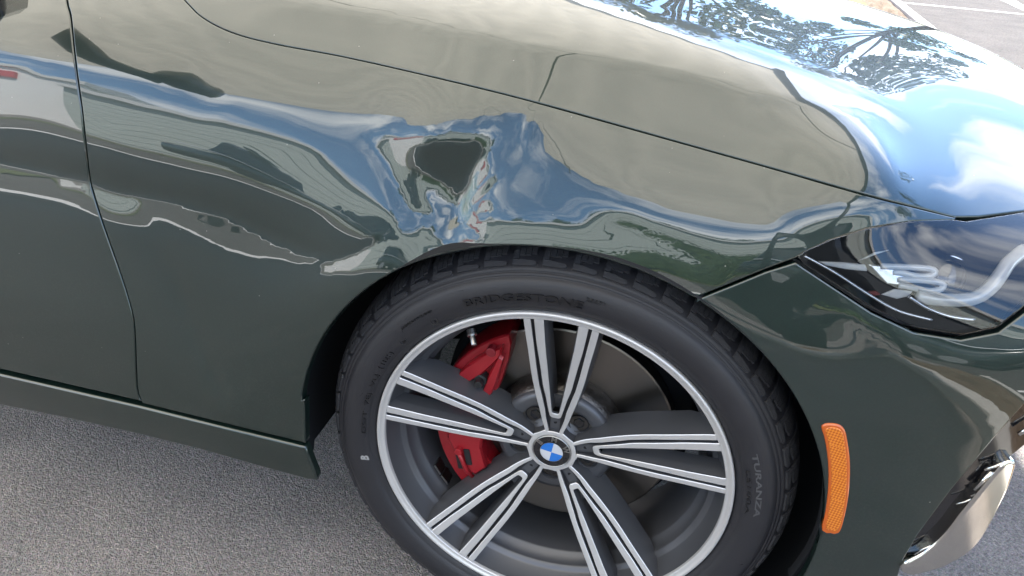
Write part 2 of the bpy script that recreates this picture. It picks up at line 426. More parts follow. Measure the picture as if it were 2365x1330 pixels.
# ------------------------------------------------------------------ parked cars (mirrored in the paint)
M_TYREP = plain('plain_tyre', (.02, .02, .021), .8)
M_WHEELP = plain('plain_alloy', (.5, .5, .5), .35, .8)
M_HEADP = plain('clear_lamp', (.75, .78, .8), .1, .3)
def simple_car(name, loc, rz, paint, label, suv=True):
    root = tag(empty(name, loc, rz), label, 'car', 'cars parked in the other bays')
    H = 1.68 if suv else 1.42
    secs = [(-2.25, .55, .80, .72), (-2.2, .40, .95, .84), (-1.7, .30, 1.02, .90), (-.6, .26, 1.02, .92), (.7, .26, 1.0, .92), (1.6, .28, .92, .90), (2.15, .36, .84, .82), (2.28, .48, .70, .66)]
    bm = bmesh.new(); rings = []
    for x, zb, zt, w in secs:
        ring = []
        for k in range(16):
            t = 2 * math.pi * k / 16; c, s_ = math.cos(t), math.sin(t)
            ring.append(bm.verts.new((x, w * math.copysign(abs(c) ** .35, c), (zb + zt) / 2 + (zt - zb) / 2 * math.copysign(abs(s_) ** .45, s_))))
        rings.append(ring)
    for a, b in zip(rings, rings[1:]):
        for k in range(16): bm.faces.new((a[k], a[(k + 1) % 16], b[(k + 1) % 16], b[k]))
    bm.faces.new(rings[0][::-1]); bm.faces.new(rings[-1])
    bm_obj('body', bm, paint, root, smooth=True)
    cab = [(-2.0 if suv else -1.7, 1.0, .74, 1.05), (-1.75 if suv else -1.1, 1.0, .70, H - .03), (-.5, 1.0, .70, H), (.25, 1.0, .70, H - .04), (1.15, .98, .76, 1.02)]
    bm = bmesh.new(); rings = []
    for x, zb, w, zt in cab:
        rings.append([bm.verts.new(q) for q in ((x, -w - .1, zb), (x, -w + .02, zt - .06), (x, -w + .14, zt), (x, w - .14, zt), (x, w - .02, zt - .06), (x, w + .1, zb))])
    for a, b in zip(rings, rings[1:]):
        for k in range(5): bm.faces.new((a[k], a[k + 1], b[k + 1], b[k]))
    bm.faces.new(rings[0][::-1]); bm.faces.new(rings[-1])
    bm_obj('cabin_glass', bm, M_GLASSD, root)
    bm = bmesh.new(); add_box(bm, (-.55, 0, H), (2.0 if suv else 1.3, 1.22, .04)); bm_obj('roof', bm, paint, root, bevel=.015)
    for sy in (-1, 1):
        bm = bmesh.new(); add_tube(bm, [(-2.0, sy * .86, 1.03), (0, sy * .83, 1.06), (1.1, sy * .86, 1.03)], .016, 6); bm_obj('window_trim', bm, M_HEADP, root)
        for x in (-1.42, 1.42):
            bm = bmesh.new(); r = bmesh.ops.create_cone(bm, cap_ends=True, segments=24, radius1=.34, radius2=.34, depth=.24)
            bmesh.ops.transform(bm, matrix=Matrix.Translation((x, sy * .82, .34)) @ Matrix.Rotation(math.pi / 2, 4, 'X'), verts=r['verts'])
            w = bm_obj('wheel', bm, M_TYREP, root, bevel=.03)
            bm = bmesh.new(); r = bmesh.ops.create_cone(bm, cap_ends=True, segments=24, radius1=.22, radius2=.22, depth=.02)
            bmesh.ops.transform(bm, matrix=Matrix.Translation((x, sy * .945, .34)) @ Matrix.Rotation(math.pi / 2, 4, 'X'), verts=r['verts'])
            bm_obj('rim', bm, M_WHEELP, w)
        bm = bmesh.new(); add_box(bm, (2.16, sy * .62, .72), (.2, .3, .12)); bm_obj('headlight', bm, M_HEADP, root, bevel=.02)
    return root
M_PNT_D = plain('dark_green_paint', (.012, .02, .018), .2, coat=1.0)
M_PNT_R = plain('bright_red_paint', (.4, .015, .02), .2, coat=1.0)
simple_car('parked_car', (-4.2, -8.7, 0), 0.0, M_PNT_D, 'dark green estate car parked broadside before the pale building', True)
simple_car('parked_car', (5.4, -8.4, 0), .2, M_PNT_R, 'red saloon parked before the clipped hedge', False)
simple_car('parked_car', (3.9, -6.1, 0), .25, M_PNT_D, 'dark green car parked nose out between the red saloon and the verge', True)
# ------------------------------------------------------------------ the car's skin
# The near front quarter is one relaxed sheet, stored as a height h(a, b) below an oblique plane fixed to the car:
# point = a*X + b*BV + h*DV.  It starts from a plan outline and a hood crown, then is bent until the paint turns
# the way the real panels turn along their creases, edges and in the dent.
X_ = np.array([1.0, 0, 0]); DV = np.array([0, math.sqrt(.5), -math.sqrt(.5)]); BV = np.array([0, math.sqrt(.5), math.sqrt(.5)])
A0, A1, B0, B1 = -1.62, 1.02, 0.06, 1.50
def pchip_fn(xs, ys):
    """smooth interpolation without overshoot (limited Hermite)"""
    xs, ys = np.array(xs, float), np.array(ys, float)
    h = np.diff(xs); d = np.diff(ys) / h
    m = np.zeros_like(xs); m[1:-1] = np.where(d[:-1] * d[1:] > 0, 2 * d[:-1] * d[1:] / (d[:-1] + d[1:] + 1e-12), 0); m[0], m[-1] = d[0], d[-1]
    def f(x):
        x = np.clip(np.asarray(x, float), xs[0], xs[-1]); i = np.clip(np.searchsorted(xs, x) - 1, 0, len(xs) - 2)
        t = (x - xs[i]) / h[i]
        return (2*t**3-3*t**2+1)*ys[i] + (t**3-2*t**2+t)*h[i]*m[i] + (-2*t**3+3*t**2)*ys[i+1] + (t**3-t**2)*h[i]*m[i+1]
    return f
plan_y = pchip_fn([-3, -1.6, -.9, -.4, 0, .25, .4, .5, .6, .68, .74, .79, .815, .83], [.0, -.02, -.025, -.032, -.036, -.03, -.008, .03, .10, .20, .33, .52, .70, .90])
inset = pchip_fn([.05, .15, .22, .30, .45, .60, .68, .74, .80, .9, 1.05], [.10, .03, .010, .0, -.004, .002, .018, .045, .10, .22, .45])
edge_z = pchip_fn([-1.7, -.7, -.12, .2, .43, .60, .75, .85], [.95, .888, .828, .786, .738, .682, .60, .50])
mid_z = pchip_fn([-1.7, -.9, -.4, 0, .3, .5, .65, .76, .85], [1.10, .975, .925, .885, .845, .808, .765, .70, .60])
def F0(P):
    x, y, z = P[..., 0], P[..., 1], P[..., 2]
    g1 = inset(z) + plan_y(x) - y
    yy = np.clip((y - .09) / .81, -.6, 1.6)
    zt = edge_z(x) + (mid_z(x) - edge_z(x)) * (1 - (1 - np.clip(yy, -.6, 1.6)) ** 2 * np.where(yy < 1, 1, .8))
    g2 = (z - zt) * .95
    k = .035
    return np.maximum(g1, g2) + .5 * (np.sqrt((g1 - g2) ** 2 + k * k) - np.abs(g1 - g2))
def graded(x0, x1, bands):
    """grid lines whose spacing follows the first band that holds them"""
    x = [x0]
    while x[-1] < x1:
        st = [next(b[2] for b in bands if b[0] <= x[-1] + .5 * k <= b[1]) for k in (0,)][0]
        st = min(st, min([1.15 * (x[-1] - x[-2])] if len(x) > 1 else [st]))
        x.append(x[-1] + st)
    x = np.array(x); return x0 + (x - x0) * (x1 - x0) / (x[-1] - x0)
class Skin:
    def __init__(s, step):
        s.a = graded(A0, A1, [(-.30, .22, step), (-.75, .55, step * 1.7), (-9, 9, step * 3)])
        s.b = graded(B0, B1, [(.40, .56, step), (.26, .72, step * 1.5), (-9, 9, step * 2.5)])
        s.na, s.nb = len(s.a), len(s.b)
        s.AA, s.BB = np.meshgrid(s.a, s.b, indexing='ij')
        lo = np.full(s.AA.shape, -1.8); hi = np.full(s.AA.shape, 1.2)
        base = s.AA[..., None] * X_ + s.BB[..., None] * BV
        for _ in range(40):
            mid = (lo + hi) / 2; out = F0(base + mid[..., None] * DV) > 0
            lo = np.where(out, mid, lo); hi = np.where(out, hi, mid)
        s.h0 = (lo + hi) / 2; s.h = s.h0.copy()
        s.stiff = np.ones(s.AA.shape)
        s.set_grad()
    def set_grad(s):
        s.ha, s.hb = np.gradient(s.h, s.a, s.b)
    def cell(s, a, b):
        a = np.clip(a, A0, A1 - 1e-6); b = np.clip(b, B0, B1 - 1e-6)
        i = np.clip(np.searchsorted(s.a, a, 'right') - 1, 0, s.na - 2); j = np.clip(np.searchsorted(s.b, b, 'right') - 1, 0, s.nb - 2)
        return i, j, (a - s.a[i]) / (s.a[i+1] - s.a[i]), (b - s.b[j]) / (s.b[j+1] - s.b[j])
    def bil(s, G, a, b):
        i, j, u, v = s.cell(a, b)
        return G[i, j]*(1-u)*(1-v) + G[i+1, j]*u*(1-v) + G[i, j+1]*(1-u)*v + G[i+1, j+1]*u*v
    def pt(s, a, b):
        a, b = np.asarray(a, float), np.asarray(b, float)
        return a[..., None] * X_ + b[..., None] * BV + s.bil(s.h, a, b)[..., None] * DV
    def nrm(s, a, b):
        n = s.bil(s.ha, a, b)[..., None] * X_ + s.bil(s.hb, a, b)[..., None] * BV - DV
        return n / np.linalg.norm(n, axis=-1, keepdims=True)
    def hit(s, uv):
        uv = np.asarray(uv, float)
        d = ((uv[:, 0] - IMG_W/2) / FOCAL)[:, None] * ROT[0] + ((uv[:, 1] - IMG_H/2) / FOCAL)[:, None] * ROT[1] + ROT[2]
        d /= np.linalg.norm(d, axis=1)[:, None]
        t = np.linspace(.45, 3.6, 160)
        Q = CAM + t[None, :, None] * d[:, None, :]
        g = Q @ DV - s.bil(s.h, Q[..., 0], Q @ BV)
        first = (g > 0).argmax(1)
        hi = t[first]; lo = t[np.maximum(first - 1, 0)]
        for _ in range(30):
            m = (lo + hi) / 2; q = CAM + m[:, None] * d
            o = (q @ DV - s.bil(s.h, q[:, 0], q @ BV)) > 0
            hi = np.where(o, m, hi); lo = np.where(o, lo, m)
        q = CAM + hi[:, None] * d
        return q[:, 0], q @ BV, d
def dense(poly, step=8.0):
    poly = np.array(poly, float); out = []
    for p, q in zip(poly[:-1], poly[1:]):
        n = max(1, int(np.linalg.norm(q - p) / step)); t = np.arange(n) / n
        out.append(p + (q - p) * t[:, None])
    out.append(poly[-1:]); return np.concatenate(out)
def smooth_line(poly, step=8.0, closed=False):
    """Catmull-Rom through the points"""
    P = np.array(poly, float); n = len(P); out = []
    for i in range(n if closed else n - 1):
        p1, p2 = P[i], P[(i + 1) % n]
        p0 = P[i - 1] if (i > 0 or closed) else 2 * p1 - p2
        p3 = P[(i + 2) % n] if (i + 2 < n or closed) else 2 * p2 - p1
        k = max(1, int(np.linalg.norm(p2 - p1) / step)); t = (np.arange(k) / k)[:, None]
        out.append(.5 * (2*p1 + (p2 - p0)*t + (2*p0 - 5*p1 + 4*p2 - p3)*t*t + (3*p1 - p0 - 3*p2 + p3)*t**3))
    if not closed: out.append(P[-1:])
    return np.concatenate(out)

def bend(s, rows_reflect, rows_depth, creases, lam, iters, sigma=.02, warm=False):
    """Gauss-Newton: bending energy of the change from the base + mirror directions + known edge positions."""
    na, nb = s.na, s.nb
    uv = np.concatenate([r[0] for r in rows_reflect]); 
    E = np.concatenate([np.repeat(np.array(r[1], float)[None], len(r[0]), 0) for r in rows_reflect])
    Ld = np.concatenate([np.repeat(np.array(r[2], float)[None], len(r[0]), 0) for r in rows_reflect])
    wt = np.concatenate([np.full(len(r[0]), r[3]) for r in rows_reflect]) / sigma
    nblk = (na + 1) // 2; M = 2 * nb
    for it in range(iters):
        s.set_grad()
        # stiffness weights: soft along crease lines
        W = s.stiff.copy()
        for line, soft, rad in creases:
            ca, cb, _ = s.hit(line)
            for x, y in zip(ca, cb):
                if not (A0 < x < A1 and B0 < y < B1): continue
                i0, i1 = np.searchsorted(s.a, [x - rad, x + rad]); j0, j1 = np.searchsorted(s.b, [y - rad, y + rad])
                i0, j0, i1, j1 = max(0, i0 - 1), max(0, j0 - 1), min(na, i1 + 1), min(nb, j1 + 1)
                q = np.maximum(rad, .75 * max(s.a[min(i0+1, na-1)] - s.a[i0], s.b[min(j0+1, nb-1)] - s.b[j0]))
                m = (s.a[i0:i1, None] - x) ** 2 + (s.b[None, j0:j1] - y) ** 2 <= q * q
                sub = W[i0:i1, j0:j1]; sub[m] = np.minimum(sub[m], soft)
        D = np.zeros((nblk, M, M)); U = np.zeros((nblk, M, M)); rhs = np.zeros((nblk, M))
        # generic sparse accumulation: lists of (idx arrays, coef arrays, weight, target)
        Iidx, Jidx, Vv = [], [], []
        R = np.zeros(na * nb)
        def add(idx, cf, w, tgt):
            # idx (n,k), cf (n,k), w (n,), tgt (n,)
            w2 = w * w; k = idx.shape[1]
            for p in range(k):
                R[:] += np.bincount(idx[:, p], cf[:, p] * w2 * tgt, na * nb)
                for q in range(k):
                    Iidx.append(idx[:, p]); Jidx.append(idx[:, q]); Vv.append(cf[:, p] * cf[:, q] * w2)
        ID = np.arange(na * nb).reshape(na, nb)
        lm = lam[it] if isinstance(lam, (list, tuple)) else lam
        base = s.h0.ravel()
        wa = np.gradient(s.a)[:, None] * np.ones(nb); wb = np.gradient(s.b)[None, :] * np.ones((na, 1))
        mu2 = 1.0 if it or warm else 0.0                                      # part of the stiffness resists the step, so it settles
        sq = np.sqrt(wa * wb) * lm * math.sqrt(1 + mu2)
        mixed = (base + mu2 * s.h.ravel()) / (1 + mu2)
        def bendrow(idx, cf, w): add(idx, cf, w, (mixed[idx] * cf).sum(1))
        def second(x):
            l_, r_ = x[1:-1] - x[:-2], x[2:] - x[1:-1]
            return 2 / (l_ * (l_ + r_)), -2 / (l_ * r_), 2 / (r_ * (l_ + r_))
        c = [np.repeat(t[:, None], nb, 1).ravel() for t in second(s.a)]
        bendrow(np.stack([ID[:-2].ravel(), ID[1:-1].ravel(), ID[2:].ravel()], 1), np.stack(c, 1), (sq * W)[1:-1].ravel())
        c = [np.repeat(t[None], na, 0).ravel() for t in second(s.b)]
        bendrow(np.stack([ID[:, :-2].ravel(), ID[:, 1:-1].ravel(), ID[:, 2:].ravel()], 1), np.stack(c, 1), (sq * W)[:, 1:-1].ravel())
        Wc = np.minimum(np.minimum(W[:-1, :-1], W[1:, :-1]), np.minimum(W[:-1, 1:], W[1:, 1:]))
        q = (1 / (np.diff(s.a)[:, None] * np.diff(s.b)[None])).ravel()
        bendrow(np.stack([ID[:-1, :-1].ravel(), ID[1:, :-1].ravel(), ID[:-1, 1:].ravel(), ID[1:, 1:].ravel()], 1),
                np.stack([q, -q, -q, q], 1), (1.414 * sq[:-1, :-1] * Wc).ravel())
        add(ID.reshape(-1, 1), np.ones((na*nb, 1)), (.35 * np.sqrt(wa * wb) / .01).ravel(), base)
        # mirror rows
        a, b, d = s.hit(uv)
        ok = (a > A0 + .03) & (a < A1 - .03) & (b > B0 + .03) & (b < B1 - .03)
        a, b, d, e, ld, w = a[ok], b[ok], d[ok], E[ok], Ld[ok], wt[ok]
        P = s.pt(a, b)
        m = np.cross(ld, e - P); m /= np.linalg.norm(m, axis=1)[:, None]
        i, j, u, v = s.cell(a, b); dA, dB = (s.a[i+1] - s.a[i])[:, None], (s.b[j+1] - s.b[j])[:, None]
        hc = np.stack([s.h[i, j], s.h[i+1, j], s.h[i, j+1], s.h[i+1, j+1]], 1)
        ca_ = np.stack([-(1-v), (1-v), -v, v], 1) / dA
        cb_ = np.stack([-(1-u), -u, (1-u), u], 1) / dB
        ga, gb = (hc * ca_).sum(1), (hc * cb_).sum(1)
        def resid(ga, gb):
            n = ga[:, None] * X_ + gb[:, None] * BV - DV; n = n / np.linalg.norm(n, axis=1)[:, None]
            r = d - 2 * (d * n).sum(1)[:, None] * n
            return (r * m).sum(1)
        g = resid(ga, gb); da_ = (resid(ga + 1e-5, gb) - g) / 1e-5; db_ = (resid(ga, gb + 1e-5) - g) / 1e-5
        jn = np.sqrt(da_**2 + db_**2) + 1e-9
        lim = np.clip(g / jn, -.07, .07) * jn
        cf = da_[:, None] * ca_ + db_[:, None] * cb_
        idx = np.stack([ID[i, j], ID[i+1, j], ID[i, j+1], ID[i+1, j+1]], 1)
        add(idx, cf, w, (cf * hc).sum(1) - lim)
        # known positions
        for pts, dw in rows_depth:
            pts = np.asarray(pts); pa, pb, ph = pts[:, 0], pts @ BV, pts @ DV
            o = (pa > A0) & (pa < A1) & (pb > B0) & (pb < B1); pa, pb, ph = pa[o], pb[o], ph[o]
            i, j, u, v = s.cell(pa, pb)
            cf = np.stack([(1-u)*(1-v), u*(1-v), (1-u)*v, u*v], 1)
            idx = np.stack([ID[i, j], ID[i+1, j], ID[i, j+1], ID[i+1, j+1]], 1)
            add(idx, cf, np.full(len(pa), dw), ph)
        I, J, V = np.concatenate(Iidx), np.concatenate(Jidx), np.concatenate(Vv)
        bi, bj = I // M, J // M; li, lj = I - bi * M, J - bj * M
        k = bi == bj
        D += np.bincount((bi[k] * M + li[k]) * M + lj[k], V[k], nblk * M * M).reshape(D.shape)
        k = bj == bi + 1
        U += np.bincount((bi[k] * M + li[k]) * M + lj[k], V[k], nblk * M * M).reshape(U.shape)
        rv = np.zeros(nblk * M); rv[:na * nb] = R; rhs = rv.reshape(nblk, M)
        if na % 2: D[-1][np.arange(nb, M), np.arange(nb, M)] += 1.0
        # block tridiagonal elimination
        Cs, ys = [], []
        Dk, rk = D[0], rhs[0]
        for kb in range(nblk):
            if kb < nblk - 1:
                S = np.linalg.solve(Dk, np.concatenate([U[kb], rk[:, None]], 1))
                Cs.append(S[:, :M]); ys.append(S[:, M])
                Dk = D[kb+1] - U[kb].T @ S[:, :M]; rk = rhs[kb+1] - U[kb].T @ S[:, M]
            else: ys.append(np.linalg.solve(Dk, rk))
        x = [None] * nblk; x[-1] = ys[-1]
        for kb in range(nblk - 2, -1, -1): x[kb] = ys[kb] - Cs[kb] @ x[kb+1]
        s.h = np.concatenate(x)[:na * nb].reshape(na, nb)
        s.log = (uv[ok], g, e)
        s.rms = float(np.sqrt((g**2).mean()))
    s.set_grad()
# where things are mirrored: lines in the photo and the edge in the surroundings they show
ZL = (0, 0, 1)
XL, YL = (1, 0, 0), (0, 1, 0)
CAN_NEAR = (0, CY0, CZ); CAN_FAR = (0, CY1, CZ + .06); CAN_FRONT = (CX1, 0, CZ)
SKY = (0, -12, 6.4); ROOF = (0, -12, 4.0); WALLMID = (0, -12, 2.0); HORIZ = (0, -12, .6); SUNLIT = (0, -7, 0); STRIPE = (0, -5.25, 0); SHADE_EDGE = (0, -5.0, 0); SHADE = (0, -1.6, 0)
INCAN = (0, -2.0, CZ); INCAN2 = (0, .5, CZ)
def rf(poly, E, L=XL, w=1.0, step=10): return (dense(poly, step), E, L, w)
GAP_HOOD = [(425, -3), (470, 40), (540, 75), (640, 101), (800, 131), (1000, 176), (1200, 225), (1400, 280), (1600, 336), (1800, 392), (2000, 449), (2210, 501)]
FLARE = [(735, 640), (800, 592), (870, 551), (930, 525), (990, 508), (1060, 496), (1150, 488), (1250, 492), (1350, 510), (1450, 541), (1550, 584), (1640, 630), (1700, 664), (1790, 715), (1850, 775), (1895, 870)]
SHOULDER = [(-200, 60), (0, 112), (190, 142), (400, 186), (640, 236), (800, 257), (900, 275), (985, 283), (1060, 278), (1130, 262), (1205, 248)]
LOWLINE = [(-150, 345), (0, 378), (205, 424), (376, 464), (507, 496), (620, 545), (720, 580), (795, 603)]
HOOD1 = [(480, -40), (680, 2), (870, 38), (1150, 88), (1400, 142), (1600, 180), (1750, 213), (1900, 245), (2040, 272)]
HOOD2 = [(1180, -40), (1400, 2), (1650, 46), (1850, 108), (2000, 178), (2120, 228), (2240, 276)]
REFLECT = [
    # shoulder: canopy edge above, sky below
    rf(SHOULDER[:10], CAN_NEAR), rf([(1080, 274), (1130, 263), (1165, 256)], CAN_NEAR, w=1.6),
    rf([(-200, 110), (0, 160), (180, 195)], ROOF),
    rf([(190, 188), (300, 207), (450, 242), (560, 268), (680, 304), (760, 352), (850, 432), (925, 512)], (0, -12, 4.6)),
    rf([(240, 290), (330, 283), (450, 308), (560, 352), (680, 418), (800, 488), (880, 540)], (0, -7, 1.5)),
    rf([(310, 450), (376, 466), (507, 498), (639, 571), (714, 597), (767, 612)], (0, -6.9, 0)),
    rf([(-150, 350), (0, 382), (100, 405), (205, 425)], (0, -11, 0)),
    rf([(-150, 402), (0, 432), (100, 450), (213, 472)], STRIPE), 
    rf([(338, 496), (432, 534), (489, 566), (545, 596), (639, 626), (733, 642)], STRIPE),
    rf([(-100, 480), (100, 510), (225, 530), (350, 580), (450, 610), (560, 650), (680, 700)], (0, -3.2, 0), w=.6),
    rf([(-100, 640), (100, 690), (270, 720), (420, 740), (560, 780), (660, 800)], SHADE, w=.5),
    rf([(340, 475), (432, 514), (520, 548), (600, 580), (690, 610)], (0, -5.9, 0), w=.9), rf([(330, 462), (432, 498), (520, 528), (620, 563)], (0, -6.6, 0), w=.6), rf([(-120, 390), (0, 408), (195, 448)], (0, -7.4, 0), w=.8),
    # crown above the shoulder and bonnet: fabric
    rf([(0, 60), (300, 110), (600, 190), (900, 230)], INCAN, w=.3),
    # bonnet
    rf([(620, 8), (860, 58), (1140, 104), (1390, 158), (1590, 197), (1740, 230)], (0, -.3, CZ), w=.35), rf([(760, 2), (880, 22), (1160, 70), (1410, 124), (1610, 162), (1760, 196)], (0, 1.5, CZ), w=.35),
    rf([(1300, 0), (1480, 58), (1640, 116), (1800, 168), (1960, 235), (2050, 262)], CAN_FAR),
    rf([(1480, 15), (1700, 75), (1900, 150), (2050, 215)], (0, 18, 6), w=.6),
    rf([(1915, 262), (1960, 302), (1990, 352), (2001, 400), (2001, 440)], CAN_FRONT, YL), rf([(2030, 300), (2070, 370), (2085, 440)], (14, 0, 5.5), YL, w=.8),
    rf([(2180, 330), (2200, 400), (2210, 460)], (14, 0, 10), YL, w=.7), rf([(2150, 270), (2250, 330), (2330, 380)], (14, 0, 11), YL, w=.4),
    rf([(60, 8), (250, 20), (420, 25), (560, 55), (800, 105), (1000, 150)], (0, .2, CZ), w=.5), 
    rf([(700, 108), (900, 150), (1100, 195), (1300, 245)], (0, -.3, CZ), w=.4),
    rf([(1290, 335), (1400, 402), (1550, 458), (1700, 495), (1790, 505)], (0, -2.2, CZ), w=.6), 
    rf([(1700, 400), (1850, 440), (1930, 430)], (0, -1.5, CZ), w=.5), rf([(1480, 400), (1620, 445), (1780, 490)], (.5, 0, CZ), YL, w=.6), rf([(1830, 350), (1900, 400), (1930, 440)], (0, 0, CZ), YL, w=.5), rf([(1850, 545), (1950, 512), (2050, 492), (2150, 492)], (14, 0, 4), YL, w=.6),
    rf([(2230, 1010), (2190, 1080), (2140, 1160)], (.9, 0, 0), YL, w=.5),
    rf([(1300, 240), (1500, 290), (1750, 350), (1900, 400)], (0, -.6, CZ), w=.3),
    # dent
    rf([(1215, 258), (1232, 300), (1252, 345), (1290, 375), (1330, 398), (1370, 425)], CAN_NEAR),
    rf([(985, 300), (900, 296), (800, 280)], (0, -12, 7), w=.7),
    rf([(1225, 300), (1215, 360), (1180, 410), (1130, 450), (1090, 475)], SKY), rf([(1300, 420), (1260, 450), (1200, 470)], SKY, w=.8), rf([(1180, 330), (1150, 380), (1110, 430), (1080, 465)], SKY, w=1.2),
    rf([(868, 340), (880, 321), (960, 315), (1060, 317), (1133, 319), (1138, 330), (1120, 368), (1100, 400), (1082, 435), (1062, 472)], ROOF, w=1.2),
    rf([(900, 380), (925, 430), (942, 470)], ROOF), rf([(975, 425), (1010, 425), (1030, 450), (1050, 475)], ROOF),
    rf([(955, 355), (966, 328), (1040, 324), (1112, 324), (1122, 332), (1104, 364), (1082, 400), (1058, 458)], STRIPE, w=1.2),
    rf([(955, 355), (962, 380), (985, 400), (1020, 425), (1050, 458)], STRIPE),
    rf([(985, 345), (1085, 345), (1085, 375), (1055, 410), (1010, 385), (985, 345)], SHADE, w=1.2), rf([(1000, 338), (1100, 338)], SHADE, w=1.2), rf([(1080, 360), (1062, 400), (1056, 440)], SHADE), rf([(1010, 365), (1050, 400)], SHADE),
    rf([(930, 340), (930, 380), (955, 430), (955, 480)], HORIZ, w=.8),
    rf([(850, 340), (880, 390), (905, 440), (925, 490), (960, 505), (1000, 500)], SKY, w=.8), rf([(990, 450), (1010, 480)], SKY, w=.8), rf([(1000, 300), (1100, 295), (1160, 290)], SKY, w=.8),
    rf([(985, 338), (1110, 338)], (-3, -12, 0), ZL, w=.7), rf([(985, 360), (1095, 360)], (-3, -12, 0), ZL, w=.7), rf([(1010, 390), (1078, 390)], (-3, -12, 0), ZL, w=.7), rf([(1035, 420), (1066, 420), (1056, 450)], (-3, -12, 0), ZL, w=.7),
    rf([(925, 529), (990, 511), (1045, 500)], (0, -12, 5.5), w=.8), rf([(1075, 496), (1150, 490), (1250, 494), (1340, 510)], (0, -12, 5), w=.8), rf([(1380, 521), (1450, 543), (1550, 586), (1630, 626)], (0, -12, 2.6), w=.7),
    rf([(1206, 268), (1206, 300), (1200, 335)], SKY, w=.8), rf([(1228, 285), (1245, 335)], SKY, w=.6),
    rf([(1165, 430), (1205, 460)], SKY, w=.8), rf([(1235, 370), (1280, 410)], SKY, w=.8), rf([(1240, 470), (1285, 481)], SKY, w=.8), rf([(1008, 488), (1045, 506)], SKY, w=.8), rf([(1028, 476), (1056, 492)], SKY, w=.8), rf([(1085, 488), (1118, 506)], SKY, w=.8),
    # right of the dent: the added dark hedge below the fabric
    rf([(1375, 430), (1450, 450), (1550, 484), (1650, 510), (1790, 528)], CAN_NEAR),
    rf([(1800, 528), (1900, 492), (1960, 472), (1995, 450)], CAN_FRONT, YL),
    rf([(1420, 500), (1500, 530), (1600, 570), (1680, 615)], (0, -10.3, 1.0), w=.7),
    # arch flare
    rf([(1000, 560), (1100, 568), (1200, 566), (1350, 575), (1450, 600)], WALLMID, w=.7), rf([(1150, 520), (1250, 525), (1350, 545)], (0, -12, 3.0), w=.6),
    rf([(1030, 515), (1060, 560)], SKY, w=1.0), rf([(1080, 530), (1110, 560)], SKY, w=1.0),
    rf([(900, 560), (950, 560), (960, 590)], (0, -12, 2.8), w=.8), rf([(800, 615), (860, 600)], (0, -7, 1.0), w=.8), rf([(760, 640), (830, 640)], STRIPE, w=.8),
    rf([(1470, 610), (1560, 640), (1620, 668)], (0, -6, .0), w=.6),
    rf([(380, 612), (415, 722), (462, 830), (515, 940)], (0, -2.7, 0), w=.4), rf([(412, 600), (448, 715), (500, 825), (556, 935)], (0, -1.25, 0), w=.4),
    # bumper
    rf([(1780, 800), (1850, 900), (1900, 960)], (0, -1.6, 0), w=.8), rf([(2000, 890), (2100, 945), (2200, 990), (2270, 1000)], (.9, 0, 0), YL, w=1.5), rf([(2000, 1000), (2100, 1060), (2160, 1100)], (.8, 0, 0), YL, w=1), rf([(1890, 1050), (1960, 1150), (1990, 1250)], (0, -1.0, 0), w=.6), rf([(1715, 700), (1790, 745), (1850, 800)], (0, -6, .6), w=.4),
    rf([(1935, 690), (2000, 738), (2100, 792), (2200, 832), (2300, 850)], (9.5, 0, .8), YL, w=1.5),
    rf([(1960, 740), (2050, 800), (2100, 842), (2200, 902), (2300, 952), (2345, 968)], (1.06, 0, .1), (.0845, 1, 0), w=2),
]
arch_t = np.radians(np.linspace(-8, 188, 90))
RA = .357
ARCH = np.stack([RA * np.cos(arch_t), np.full(90, -.035), .333 + RA * np.sin(arch_t)], 1)
def pix_at(poly, axis, vals, step=15):
    q = dense(poly, step); out = []
    px = np.array([p[0] for p in poly], float)
    for u, v in q: out.append(at(u, v, axis, np.interp(u, px, vals)))
    return np.array(out)
DEPTH = [(np.array([at(u, v, 1, y) for u, v, y in ((1930, 1100, -.012), (2020, 1080, .012), (2100, 1000, .045), (2180, 1000, .072), (2250, 1000, .105), (2340, 960, .16), (2080, 1280, .055), (2000, 1200, .02), (1900, 900, -.015), (2000, 850, .012), (2100, 850, .04), (2250, 900, .10))]), 12),(pix_at([(-400, 560), (-100, 590), (280, 650), (640, 720)], 1, [-.03, -.03, -.033, -.034]), 40), (pix_at([(-400, 420), (-100, 440), (300, 500)], 1, [-.02, -.022, -.028]), 40),
    (ARCH, 250), (pix_at(GAP_HOOD, 2, np.interp([p[0] for p in GAP_HOOD], [430, 1200, 2210], [.885, .825, .735])), 25),
    (pix_at([(-100, 840), (300, 925), (700, 1025)], 1, [-.028, -.028, -.032]), 60),
    (pix_at(SHOULDER[:6], 1, [.0, -.002, -.002, -.002, -.002, -.002]), 30),
]
CREASE = [(dense([(392, 600), (430, 720), (480, 830), (535, 945)], 6), .4, .006), (dense(FLARE[:8], 6), .4, .006), (dense(SHOULDER, 6), .3, .006), (dense(LOWLINE, 6), .8, .006), (dense(HOOD1, 6), .12, .008), (dense(HOOD2, 6), .25, .008), (dense([(1205, 248), (1225, 300), (1190, 360), (1120, 420), (1055, 497)], 5), .4, .01)]

